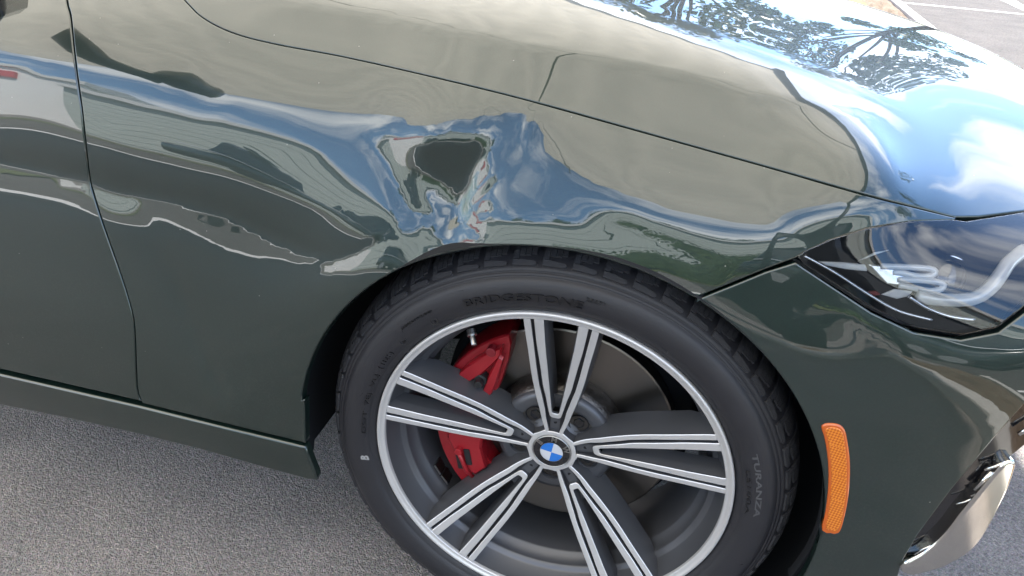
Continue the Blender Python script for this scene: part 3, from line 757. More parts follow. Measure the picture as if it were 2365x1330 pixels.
def form_skin():
    prev = None
    for step, lams in ((.011, [3] * 5 + [1] * 18), (.006, [1] * 4 + [5] * 7)):
        s = Skin(step)
        ca, cb, _ = s.hit(np.array([(1075, 395.)]))
        q = np.sqrt(((s.AA - ca[0]) / .17) ** 2 + ((s.BB - cb[0]) / .085) ** 2)
        s.stiff = 2.0 + 3.0 * np.clip((q - .8) / .7, 0, 1)          # sheet bends most easily round the dent
        s.stiff *= 1 + .8 * np.clip((s.AA - .16) / .12, 0, 1) * np.clip((.56 - s.BB) / .06, 0, 1)   # and least of all at the bumper
        if prev is not None: s.h = prev.bil(prev.h, s.AA, s.BB)
        bend(s, REFLECT, DEPTH, CREASE, lams, len(lams), warm=prev is not None)
        prev = s
    return s
skin = form_skin()
# ------------------------------------------------------------------ cutting the skin into body panels
def inside_mask(pts, poly):
    x, y = pts[:, 0], pts[:, 1]; r = np.zeros(len(pts), bool)
    px, py = poly[:, 0], poly[:, 1]; qx, qy = np.roll(px, -1), np.roll(py, -1)
    for i in range(len(poly)):
        c = (py[i] > y) != (qy[i] > y)
        if c.any():
            xx = (qx[i] - px[i]) * (y[c] - py[i]) / (qy[i] - py[i] + 1e-15) + px[i]
            r[np.where(c)[0]] ^= x[c] < xx
    return r
def seg_dist(pts, poly):
    d = np.full(len(pts), 9.0)
    for p, q in zip(poly, np.roll(poly, -1, 0)):
        e = q - p; L = e @ e + 1e-15
        m = np.abs(pts - (p + q) / 2).max(1) < .03 + math.sqrt(L)
        if not m.any(): continue
        s = pts[m]; t = np.clip(((s - p) @ e) / L, 0, 1)
        d[m] = np.minimum(d[m], np.linalg.norm(s - p - t[:, None] * e, axis=1))
    return d
def ab(uv):
    a, b, _ = skin.hit(np.array(uv, float)); return np.stack([a, b], 1)
def P3ab(P):
    P = np.asarray(P, float); return np.stack([P[:, 0], P @ BV], 1)
def resample(poly, step):
    poly = np.asarray(poly, float); out = []
    for p, q in zip(poly, np.roll(poly, -1, 0)):
        n = max(1, int(round(np.linalg.norm(q - p) / step)))
        out += [p + (q - p) * k / n for k in range(n)]
    return np.array(out)
def panel(name, poly, mat, parent, lift=0.0, gap=.0030, roll=.0022, depth=.014, step=.006, grid=1.0):
    """a sheet-metal panel: the part of the skin inside poly (a, b), its edge rolled over and turned inwards"""
    poly = resample(poly, step)
    keep = [0]
    for i in range(1, len(poly)):
        if np.linalg.norm(poly[i] - poly[keep[-1]]) > step * .35: keep.append(i)
    poly = poly[keep]
    ar = .5 * np.sum(poly[:, 0] * np.roll(poly[:, 1], -1) - np.roll(poly[:, 0], -1) * poly[:, 1])
    if ar < 0: poly = poly[::-1]
    t = np.roll(poly, -1, 0) - np.roll(poly, 1, 0); t /= np.linalg.norm(t, axis=1)[:, None] + 1e-12
    on = np.stack([t[:, 1], -t[:, 0]], 1)                          # outward in the (a, b) plane
    poly = poly - on * gap
    nodes = np.stack([skin.AA.ravel(), skin.BB.ravel()], 1)
    bb = (nodes[:, 0] > poly[:, 0].min()) & (nodes[:, 0] < poly[:, 0].max()) & (nodes[:, 1] > poly[:, 1].min()) & (nodes[:, 1] < poly[:, 1].max())
    ids = np.where(bb)[0]; ins = inside_mask(nodes[ids], poly); ids = ids[ins]
    dd = seg_dist(nodes[ids], poly); ids = ids[dd > .0022]
    K = np.zeros(skin.na * skin.nb, bool); K[ids] = True; K = K.reshape(skin.na, skin.nb)
    Q = K[:-1, :-1] & K[1:, :-1] & K[1:, 1:] & K[:-1, 1:]
    I = np.arange(skin.na * skin.nb).reshape(skin.na, skin.nb)
    qi = np.stack([I[:-1, :-1], I[1:, :-1], I[1:, 1:], I[:-1, 1:]], -1)[Q]
    inner = np.zeros_like(K)                                        # nodes wholly surrounded by kept quads
    cnt = np.zeros(K.shape, int)
    for di in (0, 1):
        for dj in (0, 1): cnt[di:di + Q.shape[0], dj:dj + Q.shape[1]] += Q
    edge_nodes = np.where((K & (cnt < 4)).ravel())[0]
    full = np.where((K & (cnt == 4)).ravel())[0]
    # rim: triangulate between the outline and the kept quads
    pts = [Vector(p) for p in poly] + [Vector(nodes[i]) for i in edge_nodes]
    loc = {g: len(poly) + k for k, g in enumerate(edge_nodes)}
    E = [(i, (i + 1) % len(poly)) for i in range(len(poly))]
    ed = {}
    for f in qi:
        for p, q in zip(f, np.roll(f, -1)): 
            k = (min(p, q), max(p, q)); ed[k] = ed.get(k, 0) + 1
    E += [(loc[p], loc[q]) for (p, q), c in ed.items() if c == 1 and p in loc and q in loc]
    vc, _, fc, ov, _, _ = delaunay_2d_cdt(pts, E, [], 0, 1e-7)
    vc = np.array([tuple(v) for v in vc])
    F = np.array([tuple(f) for f in fc if len(f) == 3])
    cen = vc[F].mean(1)
    ok = inside_mask(cen, poly)
    ci, cj, _, _ = skin.cell(cen[:, 0], cen[:, 1]); ok &= ~Q[ci, cj]
    F = F[ok]
    ab_all = np.concatenate([vc, nodes[full]])
    remap = {g: len(vc) + k for k, g in enumerate(full)}
    for k, o in enumerate(ov):
        for v in o:
            if v >= len(poly): remap[edge_nodes[v - len(poly)]] = k
    quads = [[remap[v] for v in f] for f in qi]
    ring0 = [None] * len(poly)
    for k, o in enumerate(ov):
        for v in o:
            if v < len(poly): ring0[v] = k
    n = skin.nrm(ab_all[:, 0], ab_all[:, 1]); V = skin.pt(ab_all[:, 0], ab_all[:, 1]) + n * lift
    Fl = []
    nn = n[F].sum(1); A = np.cross(V[F[:, 1]] - V[F[:, 0]], V[F[:, 2]] - V[F[:, 0]])
    flip = (A * nn).sum(1) < 0
    for f, fl in zip(F.tolist(), flip): Fl.append(f[::-1] if fl else f)
    if quads:
        f = quads[0]; c = np.cross(V[f[1]] - V[f[0]], V[f[2]] - V[f[0]])
        if c @ n[f[0]] < 0: quads = [q[::-1] for q in quads]
    # rolled edge
    r0 = np.array(ring0); base = V[r0]; bn = n[r0]
    tp = np.roll(base, -1, 0) - np.roll(base, 1, 0)
    od = np.cross(tp, bn); od /= np.linalg.norm(od, axis=1)[:, None] + 1e-12
    rings, norms = [], []
    for th in (30, 60, 90):
        s, c = math.sin(math.radians(th)), math.cos(math.radians(th))
        rings.append(base + od * roll * s - bn * roll * (1 - c)); norms.append(od * s + bn * c)
    rings.append(base + od * roll - bn * depth); norms.append(od)
    k0 = len(V); allV = np.concatenate([V] + rings); allN = np.concatenate([n] + norms)
    m = len(poly); prev = r0
    for k in range(len(rings)):
        cur = np.arange(k0 + k * m, k0 + (k + 1) * m)
        for i in range(m): Fl.append([int(prev[i]), int(cur[i]), int(cur[(i + 1) % m]), int(prev[(i + 1) % m])])
        prev = cur
    # orient the rolled faces like the rest
    f = Fl[-m * 4]; c = np.cross(allV[f[1]] - allV[f[0]], allV[f[2]] - allV[f[0]])
    if c @ allN[f[1]] < 0:
        for i in range(len(Fl) - m * 4, len(Fl)): Fl[i] = Fl[i][::-1]
    me = bpy.data.meshes.new(name)
    me.from_pydata(allV.tolist(), [], quads + Fl)
    me.polygons.foreach_set('use_smooth', np.ones(len(me.polygons), bool))
    me.normals_split_custom_set_from_vertices(allN.tolist())
    me.update()
    return link_mesh(name, me, mat, parent)
def proj(P):
    c = (np.asarray(P) - CAM) @ ROT.T
    return np.stack([IMG_W/2 + FOCAL * c[:, 0] / c[:, 2], IMG_H/2 + FOCAL * c[:, 1] / c[:, 2]], 1)
def arch_pts(t0, t1, r=.357, n=60):
    t = np.radians(np.linspace(t0, t1, n)); P = np.stack([r * np.cos(t), np.full(n, -.035), .333 + r * np.sin(t)], 1)
    return ab(proj(P))

def car_paint():
    m, n, l, p = nmat('dark_green_metallic')
    tc = n.new('ShaderNodeTexCoord')
    vo = n.new('ShaderNodeTexVoronoi'); vo.inputs['Scale'].default_value = 900
    l.new(tc.outputs['Object'], vo.inputs['Vector'])
    rp = n.new('ShaderNodeValToRGB')
    rp.color_ramp.elements[0].color = (.0012, .0100, .0075, 1); rp.color_ramp.elements[1].color = (.0020, .0145, .0108, 1)
    sx = n.new('ShaderNodeSeparateColor'); l.new(vo.outputs['Color'], sx.inputs[0]); l.new(sx.outputs[0], rp.inputs['Fac'])
    # dust and dried specks
    d1 = n.new('ShaderNodeTexVoronoi'); d1.inputs['Scale'].default_value = 55; l.new(tc.outputs['Object'], d1.inputs['Vector'])
    s1 = n.new('ShaderNodeSeparateColor'); l.new(d1.outputs['Color'], s1.inputs[0])
    lt = n.new('ShaderNodeMath'); lt.operation = 'LESS_THAN'; lt.inputs[1].default_value = .045; l.new(d1.outputs['Distance'], lt.inputs[0])
    gt = n.new('ShaderNodeMath'); gt.operation = 'GREATER_THAN'; gt.inputs[1].default_value = .80; l.new(s1.outputs[1], gt.inputs[0])
    mu = n.new('ShaderNodeMath'); mu.operation = 'MULTIPLY'; l.new(lt.outputs[0], mu.inputs[0]); l.new(gt.outputs[0], mu.inputs[1])
    # road dust gathers low on the flanks
    sp = n.new('ShaderNodeSeparateXYZ'); l.new(tc.outputs['Object'], sp.inputs[0])
    mr = n.new('ShaderNodeMapRange'); mr.inputs['From Min'].default_value = .62; mr.inputs['From Max'].default_value = .30; l.new(sp.outputs['Z'], mr.inputs['Value'])
    no = n.new('ShaderNodeTexNoise'); no.inputs['Scale'].default_value = 5; no.inputs['Detail'].default_value = 9; no.inputs['Roughness'].default_value = .7; l.new(tc.outputs['Object'], no.inputs['Vector'])
    nf = n.new('ShaderNodeTexNoise'); nf.inputs['Scale'].default_value = 420; nf.inputs['Detail'].default_value = 2; l.new(tc.outputs['Object'], nf.inputs['Vector'])
    rr = n.new('ShaderNodeMapRange'); rr.inputs['From Min'].default_value = .42; rr.inputs['From Max'].default_value = .75; l.new(no.outputs['Fac'], rr.inputs['Value'])
    r3 = n.new('ShaderNodeMapRange'); r3.inputs['From Min'].default_value = .45; r3.inputs['From Max'].default_value = .75; l.new(nf.outputs['Fac'], r3.inputs['Value'])
    m1 = n.new('ShaderNodeMath'); m1.operation = 'MULTIPLY'; l.new(rr.outputs[0], m1.inputs[0]); l.new(mr.outputs[0], m1.inputs[1])
    m2 = n.new('ShaderNodeMath'); m2.operation = 'MULTIPLY'; l.new(m1.outputs[0], m2.inputs[0]); l.new(r3.outputs[0], m2.inputs[1])
    m3 = n.new('ShaderNodeMath'); m3.operation = 'MULTIPLY'; m3.inputs[1].default_value = .10; l.new(m2.outputs[0], m3.inputs[0])
    ad = n.new('ShaderNodeMath'); ad.operation = 'MAXIMUM'; l.new(m3.outputs[0], ad.inputs[0])
    m4 = n.new('ShaderNodeMath'); m4.operation = 'MULTIPLY'; m4.inputs[1].default_value = .7; l.new(mu.outputs[0], m4.inputs[0]); l.new(m4.outputs[0], ad.inputs[1])
    l.new(rp.outputs['Color'], p.inputs['Base Color'])
    p.inputs['Metallic'].default_value = .35; p.inputs['Roughness'].default_value = .42
    p.inputs['Coat Weight'].default_value = 1.0; p.inputs['Coat IOR'].default_value = PAINT_IOR; p.inputs['Coat Roughness'].default_value = .004
    dust = n.new('ShaderNodeBsdfDiffuse'); dust.inputs['Color'].default_value = (.24, .235, .22, 1)
    ms = n.new('ShaderNodeMixShader'); l.new(ad.outputs[0], ms.inputs['Fac'])
    l.new(p.outputs[0], ms.inputs[1]); l.new(dust.outputs[0], ms.inputs[2]); l.new(ms.outputs[0], n['Material Output'].inputs['Surface'])
    return m
PAINT_IOR = 1.68
M_PAINT = car_paint()
M_BLACK = plain('satin_black_trim', (.010, .011, .012), .45)
M_DARK = plain('wheel_well_plastic', (.008, .009, .011), .8, spec=.25)
M_GLOSSB = plain('gloss_black', (.008, .008, .009), .08, coat=.6)
M_CHROME = plain('satin_chrome', (.58, .57, .54), .10, 1.0)
M_GLASS, gn, gl, gp = nmat('tinted_glass'); gp.inputs['Base Color'].default_value = (.01, .012, .012, 1); gp.inputs['Roughness'].default_value = .02; gp.inputs['Coat Weight'].default_value = 1

car = tag(empty('car', (0, 0, 0)), 'dark green metallic coupe with a dented front wing, red brake caliper and two-tone alloy wheel', 'car')
DOORGAP = [(150, -110), (152, -60), (154, 0), (162, 34), (166, 68), (171, 118), (178, 176), (188, 247), (196, 321), (206, 406), (215, 446), (241, 528), (278, 633), (301, 708), (310, 757), (314, 851), (317, 899), (327, 932)]
SILLTOP = [(-560, 742), (-200, 817), (0, 861), (327, 936), (500, 979), (707, 1029)]
GAPL = smooth_line(GAP_HOOD + [(2212, 502)])[1:]
hood_side = ab(GAPL)
ctop = ab([(330, -100), (380, -50)])
BFG = [(1838, 599), (1768, 625), (1700, 653), (1650, 673), (1606, 691)]     # wing / bumper joint
LAMP_TOP = [(2207, 509), (2102, 514), (2000, 532), (1920, 557), (1860, 585)]
DG = ab(smooth_line(DOORGAP))
ar_f = arch_pts(66.5, 171)
door_poly = np.concatenate([DG, ab(dense([(320, 927), (0, 854), (-200, 810), (-560, 735)], 30)), ab([(-560, 300), (-560, -100)]), ab(dense([(-560, -110), (150, -110)], 40))[:-1]])
fender_poly = np.concatenate([ab(dense([(154, -110), (330, -110)], 20)), ctop, hood_side, ab(dense(LAMP_TOP + BFG, 8)), ar_f, ab(dense([(704, 920), (705, 980), (706, 1026)], 8)), ab(dense([(706, 1026), (500, 976), (330, 934)], 15)), DG[::-1]])
parts = {}
parts['door'] = panel('door', door_poly, M_PAINT, car)
parts['front_wing'] = panel('front_wing', fender_poly, M_PAINT, car)
parts['front_wing']['label'] = 'front wing with a deep creased dent above the wheel arch'
# bonnet: near edge along the joint, front edge above the lamp, rear edge at the cowl, far edge beyond the crown
fr = ab(dense([(2218, 500), (2262, 499), (2365, 486), (2440, 474)], 15))
a_end = fr[-1]
front = np.array([[a_end[0] + .06 * k + .004 * k * k, a_end[1] + .10 * k] for k in range(1, 8)])
front = front[(front[:, 1] < B1 - .03) & (front[:, 0] < A1 - .05)]
last = front[-1]
hood_poly = np.concatenate([ctop, hood_side, fr, front, [[last[0] - .02, B1 - .02], [-.95, B1 - .02], [-1.05, ctop[0, 1] + .1]]])
parts['bonnet'] = panel('bonnet', hood_poly, M_PAINT, car, step=.012, gap=.0018)
sill_poly = np.concatenate([ab(dense(SILLTOP, 20)), ab(dense([(716, 1055), (730, 1090), (734, 1106), (715, 1105), (609, 1076), (468, 1036), (327, 1001), (160, 964), (0, 932), (-200, 888), (-560, 808)], 20))])
parts['sill'] = panel('sill', sill_poly, M_PAINT, car, lift=.004, roll=.004)
LENS = [(1852, 594), (1866, 585), (1922, 561), (2002, 537), (2102, 520), (2200, 514), (2236, 518), (2300, 507), (2365, 496), (2440, 480), (2450, 560), (2430, 640), (2365, 695), (2300, 747), (2222, 764), (2122, 749), (2022, 704), (1932, 646)]
LAMPHOLE_LO = [(1838, 603), (1924, 660), (2014, 719), (2112, 765), (2220, 782), (2306, 765), (2372, 715), (2450, 640)]
GRILLE = [(2470, 820), (2364, 940), (2300, 1012), (2200, 1132), (2122, 1236), (2090, 1292), (2082, 1312)]
bumper_poly = np.concatenate([ab(dense(BFG[1:] , 8))[::-1], ab(dense(LAMPHOLE_LO, 10)), ab(dense(GRILLE, 12)), ab(dense([(2070, 1350), (2030, 1405), (1950, 1440), (1880, 1450)], 12)), arch_pts(-15, 65.5)])
parts['bumper'] = panel('bumper', bumper_poly, M_PAINT, car)
# black backing behind the joints and round the lamp
back = np.concatenate([ab(dense([(-560, -105), (330, -105)], 60)), ctop + [0, .05], ab([(640, 60), (1200, 190), (1800, 360), (2210, 470), (2365, 450), (2460, 430)]), ab(dense([(2440, 640), (2372, 718)], 15)), ab(dense(LAMPHOLE_LO[:-1], 12))[::-1], ab(dense([(1850, 625), (1760, 660), (1690, 690)], 10)), arch_pts(60, 176, r=.368), ab(dense([(690, 1020), (500, 985), (0, 870), (-540, 745)], 40))])
LAMPBACK = None
panel('inner_panel', back, M_DARK, car, lift=-.022, step=.012)
# ------------------------------------------------------------------ front wheel, tyre and brake
WC = (0, 0, .333)
SPOKE0 = 90.68
wheel = empty('wheel', WC); wheel.parent = car
M_RUB = plain('tyre_rubber', (.0135, .0135, .0165), .52, spec=.5, bump=.25, bscale=900, var=.25, vscale=30)
M_RUBL = plain('moulded_lettering', (.007, .007, .008), .32, spec=.5)
M_RUBG = plain('grey_lettering', (.06, .06, .063), .6)
M_BLOCK = plain('tread_rubber', (.027, .027, .030), .70, spec=.4, bump=.4, bscale=700, var=.3, vscale=60)
def alloy(name, col, rough, metal, aniso=0):
    m, n, l, p = nmat(name)
    p.inputs['Base Color'].default_value = (*col, 1); p.inputs['Metallic'].default_value = metal
    tc = n.new('ShaderNodeTexCoord'); no = n.new('ShaderNodeTexNoise'); no.inputs['Scale'].default_value = 40; no.inputs['Detail'].default_value = 6
    l.new(tc.outputs['Object'], no.inputs['Vector'])
    mr = n.new('ShaderNodeMapRange'); mr.inputs['To Min'].default_value = rough - .06; mr.inputs['To Max'].default_value = rough + .06
    l.new(no.outputs['Fac'], mr.inputs['Value']); l.new(mr.outputs[0], p.inputs['Roughness'])
    return m
M_SILV = alloy('machined_alloy', (.56, .555, .55), .40, .55)
M_GREY = alloy('grey_wheel_paint', (.085, .088, .097), .38, .45)
M_DGREY = alloy('dark_wheel_paint', (.017, .018, .022), .45, .3)
M_DISC = alloy('brushed_disc', (.19, .175, .16), .34, 1.0)
M_HAT = plain('rusty_hub', (.10, .092, .085), .35, .85, bump=.5, bscale=220, var=.7, vscale=70)
M_CAL = plain('red_caliper', (.27, .007, .013), .38, .15, coat=.35, bump=.12, bscale=500, var=.18, vscale=90)
M_STEELB = plain('bright_steel', (.42, .42, .41), .28, 1.0)

bm = bmesh.new()
add_lathe(bm, [(.2535, .012), (.2545, .003), (.2575, -.001), (.2625, -.005), (.2638, -.0052), (.2645, -.0066), (.272, -.0105), (.281, -.0128), (.290, -.0134), (.298, -.0116), (.3052, -.0078), (.3056, -.0062), (.3068, -.0062), (.3074, -.0065), (.3098, -.0042), (.3102, -.0026), (.3112, -.0026), (.3118, -.0030),
               (.3150, .0006), (.3185, .0052), (.3240, .0125), (.3290, .0225), (.3325, .036), (.3345, .056), (.3352, .085), (.3352, .125), (.334, .160), (.329, .185), (.310, .205), (.262, .215)], 240)
bm_obj('tyre', bm, M_RUB, wheel, smooth=True)

# tread: each pitch is a set of ribs parted by thin sipes, with a rounded tongue running down on the shoulder
prof = pchip_fn([0, .012, .024, .040, .062, .090], [.3165, .3262, .3322, .3358, .3378, .3386])
NP = 54; PIT = 2 * math.pi / NP
def tread_pitch():
    bm = bmesh.new()
    edges = [.075, .262, .275, .462, .475, .650, .663, .835]
    starts = [.0085, .0085, .0120, .0120, .0120, .0120, .0140, .0140]
    for k in range(0, 8, 2):
        u0, u1 = edges[k], edges[k + 1]; lo = starts[k]
        ys = np.linspace(lo, .088, 9)
        top, base = [], []
        for y in ys:
            lean = .10 * (y / .088) ** 1.5
            r = float(prof(y))
            row = []
            for u in (u0, (u0 + u1) / 2, u1):
                a = (u + lean) * PIT; row.append(bm.verts.new((r * math.sin(a), y, r * math.cos(a))))
            top.append(row)
            rb = r - .0065
            base.append([bm.verts.new((rb * math.sin((u + lean) * PIT), y + (.003 if y < .02 else 0), rb * math.cos((u + lean) * PIT))) for u in (u0, (u0 + u1) / 2, u1)])
        for a, b in zip(top, top[1:]):
            for q in (0, 1): bm.faces.new((a[q], b[q], b[q + 1], a[q + 1]))
        for s in (0, 2):
            for (a, b), (c, d) in zip(zip(top, top[1:]), zip(base, base[1:])):
                f = (a[s], c[s], d[s], b[s]); bm.faces.new(f if s == 0 else f[::-1])
        for q in (0, 1): bm.faces.new((top[0][q], top[0][q + 1], base[0][q + 1], base[0][q]))
    # tongue
    out = [(.10, .0072), (.10, .0022), (.80, .0015), (.88, .0024), (.90, .0042), (.86, .0060), (.52, .0092), (.50, .0106), (.12, .0078)]
    out = [(.08, .0076), (.08, .0016), (.78, .0010), (.86, .0020), (.88, .0038), (.84, .0056), (.36, .0072)]
    rt = lambda y: float(np.interp(y, [0, .012], [.3155, .3255])) + .0004
    tv, bv = [], []
    for u, y in out:
        a = u * PIT; r = rt(y) + .0012; tv.append(bm.verts.new((r * math.sin(a), y - .0012, r * math.cos(a))))
        r = rt(y) - .004; bv.append(bm.verts.new((r * math.sin(a), y + .002, r * math.cos(a))))
    bm.faces.new(tv)
    for i in range(len(tv)): bm.faces.new((tv[i], bv[i], bv[(i + 1) % len(tv)], tv[(i + 1) % len(tv)]))
    bmesh.ops.recalc_face_normals(bm, faces=bm.faces)
    return bm
tb = bm_obj('tread_block', tread_pitch(), M_BLOCK, wheel)
for k in range(1, NP):
    o = tb.copy(); COL.objects.link(o); o.parent = wheel; o.rotation_euler = (0, k * PIT, 0)

# lettering moulded into the sidewall
sw_y = pchip_fn([.2625, .272, .281, .290, .298, .305], [-.0052, -.0105, -.0128, -.0134, -.0116, -.0078])
def arc_text(text, ang_mid, r_base, size, mat, name='sidewall_lettering', span=None, raise_=.0008, flip=False, shear=0.0, bold=0.0):
    cu = bpy.data.curves.new(name, 'FONT'); cu.body = text; cu.size = size; cu.align_x = 'CENTER'; cu.extrude = .0007; cu.offset = bold; cu.shear = shear; cu.resolution_u = 3
    tmp = bpy.data.objects.new('tmp', cu); COL.objects.link(tmp)
    me = bpy.data.meshes.new_from_object(tmp)
    bpy.data.objects.remove(tmp); bpy.data.curves.remove(cu)
    n = len(me.vertices); co = np.empty(n * 3); me.vertices.foreach_get('co', co); co = co.reshape(-1, 3)
    w = co[:, 0].max() - co[:, 0].min()
    sx = (math.radians(span) * r_base / w) if span else 1.0
    a = math.radians(ang_mid) - co[:, 0] * sx / r_base
    r = r_base + co[:, 1]
    y = sw_y(r) - raise_ + (.0007 - co[:, 2])
    out = np.stack([r * np.cos(a), y, r * np.sin(a)], 1)
    me.vertices.foreach_set('co', out.ravel()); me.update()
    return link_mesh(name, me, mat, wheel)
arc_text('BRIDGESTONE', 101.2, .2755, .0150, M_RUBL, span=31.5, raise_=.0022, shear=.12, bold=.00025)
arc_text('TURANZA', 13.8, .2800, .0098, M_RUBG, span=21, raise_=.0004, bold=.0002)
arc_text('LS100A', 11, .2685, .0075, M_RUBL, span=15.5)
arc_text('MADE IN POLAND', 131.5, .2845, .0052, M_RUBL, span=11, raise_=.0010)
arc_text('25071', 82.5, .2885, .0062, M_RUBL, span=4.6, raise_=.0010)
arc_text('DOT  7EJ  VLJ', 168, .2680, .0080, M_RUBL, span=24, raise_=.0010)
arc_text('( 1121 )', 149.5, .2690, .0085, M_RUBL, span=7.5, raise_=.0010)
arc_text('B', -170, .2690, .0150, plain('silver_print', (.25, .25, .25), .5), raise_=.0010, shear=.3, bold=.0003)
for a in (127.5, 140.0):                                           # circled approval marks
    bm = bmesh.new(); c = Vector((.2715 * math.cos(math.radians(a)), float(sw_y(.2715)) - .0006, .2715 * math.sin(math.radians(a))))
    add_tube(bm, [c + Vector((.0055 * math.cos(t), 0, .0055 * math.sin(t))) for t in np.linspace(0, 2 * math.pi, 25)], .0005, 6, cap=False)
    bm_obj('approval_ring', bm, M_RUBL, wheel, smooth=True)
    arc_text('E4' if a > 130 else '3', a, .2690, .0052, M_RUBL)
for k in range(26):                                                # thin rubber vent hairs
    a = rng.random() * 6.283; r = .258 + .045 * rng.random(); y = float(np.interp(r, [.255, .2625, .272, .281, .290, .298, .305], [0, -.0052, -.0105, -.0128, -.0134, -.0116, -.0078]))
    d = Vector((rng.normal(), -.8, rng.normal())).normalized() * .006
    p = Vector((r * math.cos(a), y, r * math.sin(a)))
    bm = bmesh.new(); add_tube(bm, [p, p + d * .5, p + d + Vector((rng.normal(), 0, rng.normal())) * .001], [.00035, .0003, .0002], 5); bm_obj('vent_hair', bm, M_BLOCK, wheel)

# rim: barrel and outer flange
bm = bmesh.new()
add_lathe(bm, [(.2435, .0015), (.2428, .006), (.2395, .020), (.2340, .034), (.2325, .037), (.2265, .039), (.2255, .043), (.2240, .058), (.2190, .061), (.2175, .066), (.2165, .150), (.235, .200)], 180)
bm_obj('rim_barrel', bm, M_GREY, wheel, smooth=True, )
bm = bmesh.new()
add_lathe(bm, [(.2425, .006), (.2427, .0012), (.2432, .0003), (.2445, .0), (.2468, -.0003), (.2485, -.0016), (.2500, -.0030), (.2520, -.0034), (.2536, -.0024), (.2542, .0), (.2540, .008)], 180)
bm_obj('rim_flange', bm, M_SILV, wheel, smooth=True)

dish = pchip_fn([.0, .035, .055, .075, .12, .18, .225, .243, .26], [.043, .043, .0415, .0375, .0285, .0148, .0045, .0006, .0])
def prism(bm, poly, y_off, depth, draft=0.0, top=0, side=1, extra=None, chamf=.0009):
    """poly in (r, t); the top follows the dish, a narrow chamfer runs round it, walls go back by depth"""
    P = np.array(poly, float); n = len(P)
    ar = .5 * np.sum(P[:, 0] * np.roll(P[:, 1], -1) - np.roll(P[:, 0], -1) * P[:, 1])
    if ar < 0: P = P[::-1]
    t = np.roll(P, -1, 0) - np.roll(P, 1, 0); t /= np.linalg.norm(t, axis=1)[:, None] + 1e-12
    o = np.stack([t[:, 1], -t[:, 0]], 1)
    ring = []
    for off, dy in ((-chamf, 0), (0, chamf * .8), (draft, depth)):
        Q = P + o * off
        ring.append([bm.verts.new((q[1], float(dish(max(.03, q[0]))) + y_off + dy, q[0])) for q in Q])
    # triangulate the top by slices so it can follow the dish
    try:
        f = bm.faces.new(ring[0]); fs = bmesh.ops.triangulate(bm, faces=[f])['faces']
        for g in fs: g.material_index = top
    except ValueError: pass
    for k, (a, b) in enumerate(zip(ring, ring[1:])):
        for i in range(n):
            g = bm.faces.new((a[i], a[(i + 1) % n], b[(i + 1) % n], b[i])); g.material_index = top if k == 0 else side
O_ = [(.2445, .0490), (.232, .0480), (.205, .0446), (.180, .0412), (.145, .0370), (.125, .0338), (.106, .0302), (.090, .0268), (.077, .0236), (.060, .0202), (.048, .0172), (.037, .0135), (.031, .0118)]
G1 = [(.2445, .0402), (.220, .0372), (.193, .0340), (.165, .0308), (.148, .0288), (.133, .0266), (.121, .0250), (.107, .0216), (.090, .0181), (.076, .0151), (.060, .0133), (.051, .0114), (.036, .0076)]
G2 = [(.2445, .0352), (.220, .0328), (.196, .0302), (.170, .0262), (.150, .0234), (.133, .0212), (.121, .0196), (.110, .0168), (.100, .0147), (.085, .0120), (.072, .0096), (.066, .0082)]
IN = [(.2445, .0225), (.220, .0206), (.195, .0186), (.170, .0158), (.145, .0132), (.115, .0100), (.100, .0084), (.085, .0066), (.074, .0050)]
def resl(L, n=26):
    L = np.array(L, float); d = np.concatenate([[0], np.cumsum(np.linalg.norm(np.diff(L, axis=0), axis=1))]); t = np.linspace(0, d[-1], n)
    return list(zip(np.interp(t, d, L[:, 0]), np.interp(t, d, L[:, 1])))
mir = lambda L: [(r, -t) for r, t in L]
def strip_prism(bm, A_, B_, depth, chamf=.0009):
    """a raised band between two outlines: chamfered silver top, dark sides"""
    A_, B_ = np.array(A_, float), np.array(B_, float); n = len(A_)
    w = B_ - A_; w /= np.linalg.norm(w, axis=1)[:, None]
    def row(Q, dy): return [bm.verts.new((q[1], float(dish(max(.03, q[0]))) + dy, q[0])) for q in Q]
    rows = [row(A_, depth), row(A_, chamf * .8), row(A_ + w * chamf, 0), row(B_ - w * chamf, 0), row(B_, chamf * .8), row(B_, depth)]
    sgn = None
    for k, (a, b) in enumerate(zip(rows, rows[1:])):
        for i in range(n - 1):
            g = bm.faces.new((a[i], a[i + 1], b[i + 1], b[i])); g.material_index = 0 if k in (1, 2, 3) else 1
            if sgn is None and k == 0: sgn = 0
    ends = [[r[e] for r in rows] for e in (0, -1)]
    for e in ends:
        g = bm.faces.new(e); g.material_index = 0
